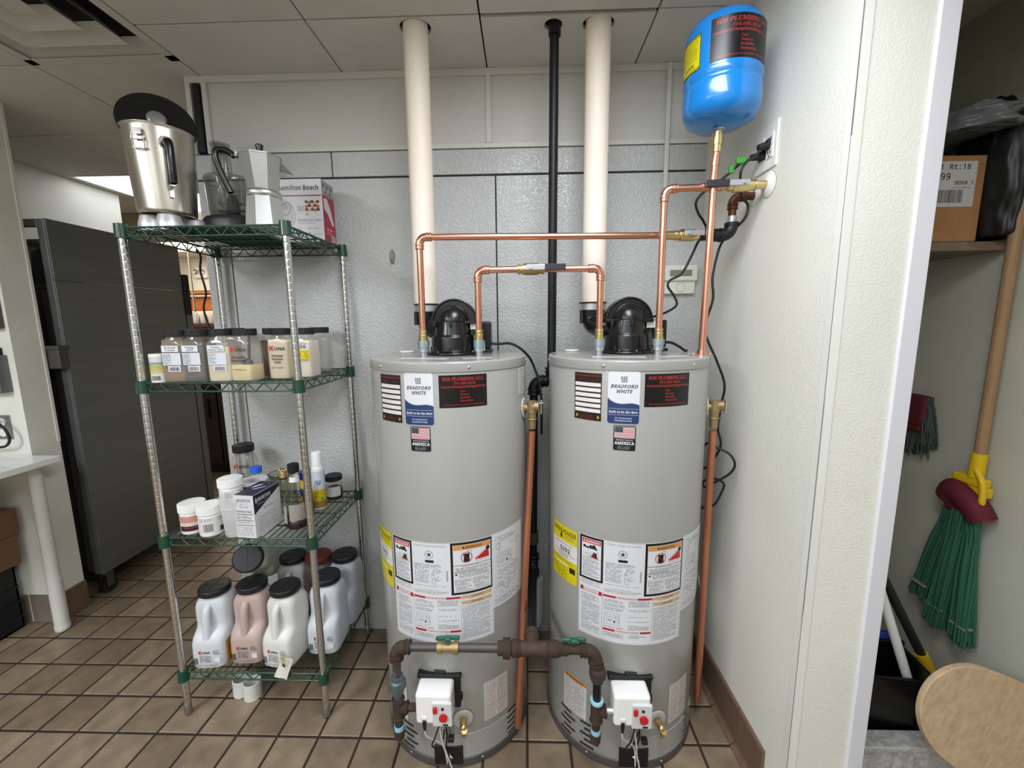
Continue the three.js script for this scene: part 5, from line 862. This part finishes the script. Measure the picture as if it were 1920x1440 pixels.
{ // far room
  const c = thing('base_cabinet', 'dark brown cabinet standing in the far room beyond the wire shelf', 'cabinet', [-3.15, 0, -4.35]);
  const br = std(0x2a1d15, .5);
  add(c, 'carcass', bx(-.6, .6, .1, .93, -.3, .22, .004), br); add(c, 'plinth', bx(-.58, .58, 0, .1, -.28, .18), M.blackMatte); add(c, 'top', bx(-.62, .62, .93, .965, -.32, .25, .004), std(0x3a2a1e, .4));
  for (const k of [-1, 0]) { const d = add(c, 'door', bx(k * .585 + .008, k * .585 + .577, .13, .9, .22, .24, .004), br); add(d, 'pull', bx(k * .585 + .49, k * .585 + .5, .6, .8, .24, .262, .003), M.blackMatte); }
  const wm = std(0xb4713e, .5), w2 = std(0xc98a52, .5);
  const u = thing('wood_hutch', 'warm orange-brown wooden hutch with a dark shelf in the far room', 'shelf', [-3.9, 0, -5.75]);
  add(u, 'back', bx(-1.0, 1.4, .9, 1.98, -.1, -.06), wm); add(u, 'panel', bx(-.25, .3, 1.62, 1.95, -.06, -.03, .004), std(0x8f5c3c, .5)); add(u, 'panel', bx(.36, .8, 1.62, 1.95, -.06, -.03, .004), w2); add(u, 'panel', bx(-.9, -.3, 1.62, 1.95, -.06, -.03, .004), std(0x8f5c3c, .5));
  add(u, 'shelf_board', bx(-1.0, 1.4, 1.52, 1.57, -.06, .32, .003), std(0x3a2c24, .6)); add(u, 'cornice', bx(-1.0, 1.4, 1.95, 2.0, -.1, .34, .006), std(0x8d5a34, .5)); for (const x of [-.98, -.1, .12, .6, 1.36]) add(u, 'upright', bx(x - .02, x + .02, 0, 1.52, -.06, .3, .003), std(0x4a2f20, .6)); add(u, 'counter', bx(-1.0, 1.4, .86, .9, -.1, .36, .004), w2);
  let k0;
  [[-4.46, 'next to the white canister'], [-4.35, 'the middle one'], [-4.24, 'farthest from the canister']].forEach(([x, q]) => { const p = [x, 1.571, -5.62], lab = 'stack of white cups on the dark hutch shelf, ' + q; if (!k0) { k0 = thing('cup_stack', lab, 'cups', p, 0, 'stacks of white cups on the hutch'); add(k0, 'stack', lathe([[0, 0], [.044, 0], [.05, .1], [.053, .102], [.053, .112], [.051, .114], [.0535, .126], [.0535, .136], [.051, .138], [.0535, .15], [.0535, .16], [0, .161]], 24), M.whiteGloss); } else copy(k0, p, 0, lab, 'stacks of white cups on the hutch'); });
  const cl = thing('cabinet_light', 'warm glowing strip light under the top of the wooden hutch', 'light', [-4.2, 1.935, -5.58]); add(cl, 'case', box(1.2, .012, .06, 0, .008, 0, .002), M.white); add(cl, 'diffuser', box(1.18, .006, .05, 0, 0, 0), std(0xffffff, .6, 0, { emissive: 0xffc98a, emissiveIntensity: 1.2 })); const wl = new THREE.RectAreaLight(0xffc98a, 9, 1.18, .05); wl.rotation.x = -Math.PI / 2; wl.position.y = -.006; wl.castShadow = true; cl.add(wl);
  const j = thing('white_canister', 'tall white canister on the dark hutch shelf beside the cup stacks', 'canister', [-4.59, 1.571, -5.6]); add(j, 'body', lathe([[0, 0], [.075, 0], [.08, .01], [.08, .2], [.06, .25], [.045, .26], [.045, .3], [0, .31]], 32), M.whiteGloss);
  const e = thing('emergency_light', 'small white emergency light on the far wall', 'light fitting', [-5.05, 2.36, -6.6]);
  add(e, 'case', box(.34, .3, .1, 0, 0, .05, .015), M.white); e.scale.setScalar(.55); for (const s of [-1, 1]) add(e, 'lamp_head', along(lathe([[0, 0], [.05, 0], [.07, .06], [.066, .062], [.04, .02], [0, .02]], 24), [s * .08, .03, .1], [s * .3, -.2, 1]), M.alu);
  for (const [x, z] of [[-3.815, -4.8]]) { const r = thing('pendant_rod', 'thin pale rod hanging from the ceiling of the far room', 'rod', [x, 1.7, z]); add(r, 'rod', cyl(.009, .009, .89, 0, .447, 0, 12), M.offWhite); add(r, 'ring', new THREE.TorusGeometry(.02, .004, 8, 20).translate(0, -.02, 0), M.offWhite); }
  const s = struct('beam_1', bx(-6, -1.44, 2.36, 2.59, -4.18, -4.0), std(0xa39784, .7));
}

// ---------- closet ----------
{
  const t = thing('closet_shelf', 'worn wooden shelf board across the closet', 'shelf', [1.29, 1.765, -1.69]);
  add(t, 'board', bx(-.307, .303, 0, .03, -.205, .215, .004), std(0xffffff, .7, 0, { map: dataTex(128, (u, v) => { const k = fbm(u, v, 10, 140, 4); return [.62 - .25 * k, .56 - .25 * k, .48 - .24 * k]; }, .4, true) }));
  const boxTex = print(512, 384, (x, w, h) => { fill(x, '#dcdbd8', 0, 0, w, h); text(x, '3001', 170, 46, 60, '#25262a', { font: 'monospace', align: 'center' }); text(x, 'Rt:18', 370, 46, 60, '#25262a', { font: 'monospace' }); text(x, '438099', 170, 128, 74, '#1b1c20', { font: 'monospace' }); text(x, 'BOX# 1', 420, 180, 44, '#25262a', { font: 'monospace' }); fill(x, '#555', 320, 220, 150, 4); bars(x, 40, 240, 380, 110, '#333'); });
  const b = thing('cardboard_box', 'brown cardboard box with a white shipping label on the closet shelf', 'box', [1.352, 1.796, -1.58], .02);
  add(b, 'carton', bx(-.3, .14, 0, .268, -.03, .1, .003), M.cardboard); add(b, 'shipping_label', decal(.2, .14, .012, .18, .1006), paper(boxTex)); add(b, 'flap', bx(-.3, .14, .268, .271, -.03, .09, .001), M.cardboard);
  const crumple = (w, h, d, s, amp, sag) => { const g = mergeVertices(new THREE.IcosahedronGeometry(1, 24).deleteAttribute('normal').deleteAttribute('uv')), p = g.attributes.position; for (let i = 0; i < p.count; i++) { const v = V(p.getX(i), p.getY(i), p.getZ(i)).normalize(), X = v.x * .5 + .5, Y = v.y * .5 + .5, Z = v.z * .5 + .5, n = (fbm(X * .9, Y * .9, 4, s, 3) + fbm(Z * .9, X * .9 + .05, 4, s + 4, 3)) / 2, f = Math.abs(fbm(Y * .9, Z * .9, 6, s + 9, 2) - .5); const k = 1 + amp * (n - .5) - amp * .8 * f; p.setXYZ(i, v.x * w * k, Math.max(v.y, -sag) * h * k, v.z * d * k); } g.computeVertexNormals(); return g; };
  const bag = thing('trash_bag', 'big black plastic bag heaped on the closet shelf behind the box', 'bag', [1.36, 1.796, -1.76]);
  add(bag, 'bag', crumple(.225, .34, .125, 151, .3, .5).translate(0, .17, 0), phy(0x060608, .42));
  const bag2 = thing('trash_bag', 'black plastic bag slumped over the end of the closet shelf', 'bag', [1.545, 1.797, -1.53]);
  add(bag2, 'bag', crumple(.056, .34, .13, 163, .3, .45).translate(0, .155, 0), phy(0x060608, .42));
  const film = thing('plastic_film', 'crumpled clear plastic film lying over the black bags', 'film', [1.46, 2.16, -1.58]);
  add(film, 'film', crumple(.14, .08, .18, 171, .7, .3), phy(0xaab0b4, .2, { transmission: .6, thickness: 0 }));
  const wb = thing('white_bag', 'white paper bag wedged above the shipping box', 'bag', [1.27, 2.068, -1.55]); add(wb, 'bag', crumple(.07, .06, .07, 181, .5, .6).translate(0, .03, 0), M.white);
}
function strands(n, top, bottom, r, spread, s) { // a hank of mop yarn between two spans: [z0, z1, y, x]
  const g = []; seed = s;
  for (let i = 0; i < n; i++) { const k = (i + .5) / n + (rnd() - .5) * .1, j = rnd() - .5, zt = top[0] + (top[1] - top[0]) * k, zb = bottom[0] + (bottom[1] - bottom[0]) * k, xb = bottom[3] + (rnd() - .5) * spread, yb = bottom[2] + (rnd() - .5) * .03; g.push(tube([[top[3] + (rnd() - .5) * spread * .6, top[2], zt], [(top[3] + xb) / 2 + j * .02, (top[2] * .6 + yb * .4), zt * .55 + zb * .45 + (rnd() - .5) * .012], [xb, yb, zb + (rnd() - .5) * .015]], r, 8, 5)); }
  return G(g);
}
{
  const t = thing('string_mop', 'green yarn mop with a yellow clamp and wooden handle hanging on the closet wall', 'mop', [1.56, .42, -1.46]);
  const yel = std(0xd9b50f, .4), mar = std(0x5d1020, .75), grn = std(0x2c6248, .9);
  addW(t, 'handle', rod([1.562, 1.055, -1.432], [1.556, 2.02, -1.425], .0165, 20), M.wood);
  addW(t, 'clamp', G(rod([1.562, 1.0, -1.434], [1.562, 1.085, -1.432], .021, 20), box(.03, .035, .13, 1.565, .955, -1.452, .006), box(.034, .03, .1, 1.562, .985, -1.446, .006), tube([[1.55, 1.03, -1.425], [1.545, .99, -1.395], [1.545, .93, -1.388], [1.55, .89, -1.4]], .0095, 24, 10)), yel);
  addW(t, 'headband', G(tube([[1.563, .9, -1.51], [1.553, .935, -1.485], [1.55, .925, -1.45], [1.553, .895, -1.41], [1.563, .86, -1.395]], .04, 30, 14).applyMatrix4(new THREE.Matrix4()), box(.05, .07, .12, 1.562, .885, -1.452, .02)), mar);
  const hank = (n, a, b, s) => { const m = addW(t, 'yarn', strands(n, a, b, .0044, .045, s), grn); m.userData.kind = 'stuff'; return m; };
  hank(56, [-1.51, -1.465, .88, 1.56], [-1.605, -1.53, .46, 1.565], 301); hank(56, [-1.475, -1.43, .87, 1.55], [-1.525, -1.455, .4, 1.55], 302); hank(56, [-1.43, -1.395, .85, 1.555], [-1.425, -1.365, .4, 1.555], 303);
  for (const [z, y, w] of [[-1.556, .52, .066], [-1.487, .47, .064], [-1.396, .46, .056]]) addW(t, 'tail_band', box(.05, .008, w, 1.558, y, z, .003), std(0x8a8272, .8));
  const u = thing('angle_broom', 'maroon-capped broom head with grey-green bristles on the closet wall', 'broom', [1.57, 1.0, -1.72]);
  addW(u, 'cap', G(box(.045, .13, .17, 1.572, 1.18, -1.722, .02), box(.05, .02, .15, 1.57, 1.115, -1.72, .006)), mar);
  addW(u, 'collar', cyl(.024, .026, .05, 1.572, 1.262, -1.765, 20), M.white);
  const br = addW(u, 'bristles', strands(70, [-1.8, -1.65, 1.115, 1.572], [-1.815, -1.64, 1.01, 1.57], .0035, .05, 304), std(0x46504a, .8)); br.userData.kind = 'stuff';
  addW(u, 'edge_bristles', strands(30, [-1.66, -1.635, 1.24, 1.572], [-1.64, -1.61, 1.05, 1.57], .0035, .05, 305), std(0x3f4a44, .8)).userData.kind = 'stuff';
}
{ // low sink and what stands in it
  const t = thing('mop_sink', 'low pale mop sink on the closet floor', 'sink', [1.29, 0, -1.55]);
  add(t, 'basin', G(bx(-.305, .305, 0, .03, -.33, .32), bx(-.305, .305, 0, .15, .28, .32, .008), bx(-.305, .305, 0, .15, -.35, -.31, .008), bx(-.305, -.27, 0, .15, -.33, .3, .008), bx(.27, .305, 0, .15, -.33, .3, .008), bx(-.31, .31, .135, .155, .27, .335, .006)), std(0xffffff, .6, 0, { map: dataTex(128, tint(0xb9b9b4, .2, 24, 190), .3, true) }));
  const d = thing('dustpan', 'black upright dustpan with a blue lip standing in the mop sink', 'dustpan', [1.2, .032, -1.42], -.12);
  add(d, 'pan', G(bx(-.17, .17, 0, .36, -.01, .005, .006), bx(-.17, -.155, 0, .34, 0, .14, .006), bx(.155, .17, 0, .34, 0, .14, .006), bx(-.17, .17, 0, .02, 0, .14, .006), bx(-.165, .165, .02, .3, .1, .115, .006)), phy(0x0b0b0d, .35, { clearcoat: .2 })); add(d, 'lip', box(.2, .026, .02, .06, .372, .0, .006).rotateZ(.06), std(0x2b44a8, .4)); add(d, 'handle', rod([-.1, .36, 0], [-.14, .95, -.02], .012, 14), M.blackMatte);
  const p = thing('broom_handle', 'white broom pole leaning in the mop sink', 'pole', [1.36, .1, -1.3]);
  addW(p, 'pole', rod([1.365, .16, -1.3], [1.04, 1.25, -1.46], .0145, 16), M.white);
  const q = thing('broom_handle', 'black pole with a yellow end leaning in the mop sink', 'pole', [1.43, .3, -1.34]);
  addW(q, 'pole', rod([1.405, .36, -1.37], [1.0, 1.2, -1.5], .0145, 16), M.blackMatte); addW(q, 'socket', rod([1.43, .3, -1.36], [1.402, .368, -1.371], .021, 16), std(0xd2a91a, .45)); addW(q, 'brush_block', box(.12, .035, .05, 1.44, .28, -1.36, .008), M.blackMatte);
}
{ // tan rounded board leaning at the closet's front
  const s = new THREE.Shape(); const L = .82, w = .165;
  s.moveTo(L, -w * 1.1); s.bezierCurveTo(.5, -w * 1.12, .25, -w * 1.08, .12, -w * .86); s.bezierCurveTo(-.04, -w * .5, -.04, w * .55, .1, w * .84); s.bezierCurveTo(.2, w * 1.02, .5, w * 1.02, L, w * .9); s.closePath();
  const g = new THREE.ExtrudeGeometry(s, { depth: .012, bevelEnabled: true, bevelThickness: .003, bevelSize: .003, bevelSegments: 3, curveSegments: 40 });
  const t = thing('rounded_board', 'tan board with a rounded end leaning in front of the mop sink', 'board', [1.195, .435, -1.15]);
  add(t, 'board', uvBox(g.toNonIndexed()).rotateX(-.12).rotateZ(-.5), std(0xffffff, .75, 0, { map: dataTex(256, (u, v) => { const k = fbm(u, v, 24, 195, 4), q = fbm(u, v * .2, 40, 196, 2); return [.84 - .1 * k - .08 * q, .74 - .1 * k - .08 * q, .6 - .1 * k - .07 * q]; }, .4, true), bumpMap: fineBump, bumpScale: .0006 }));
}
renderer.render(scene, camera);
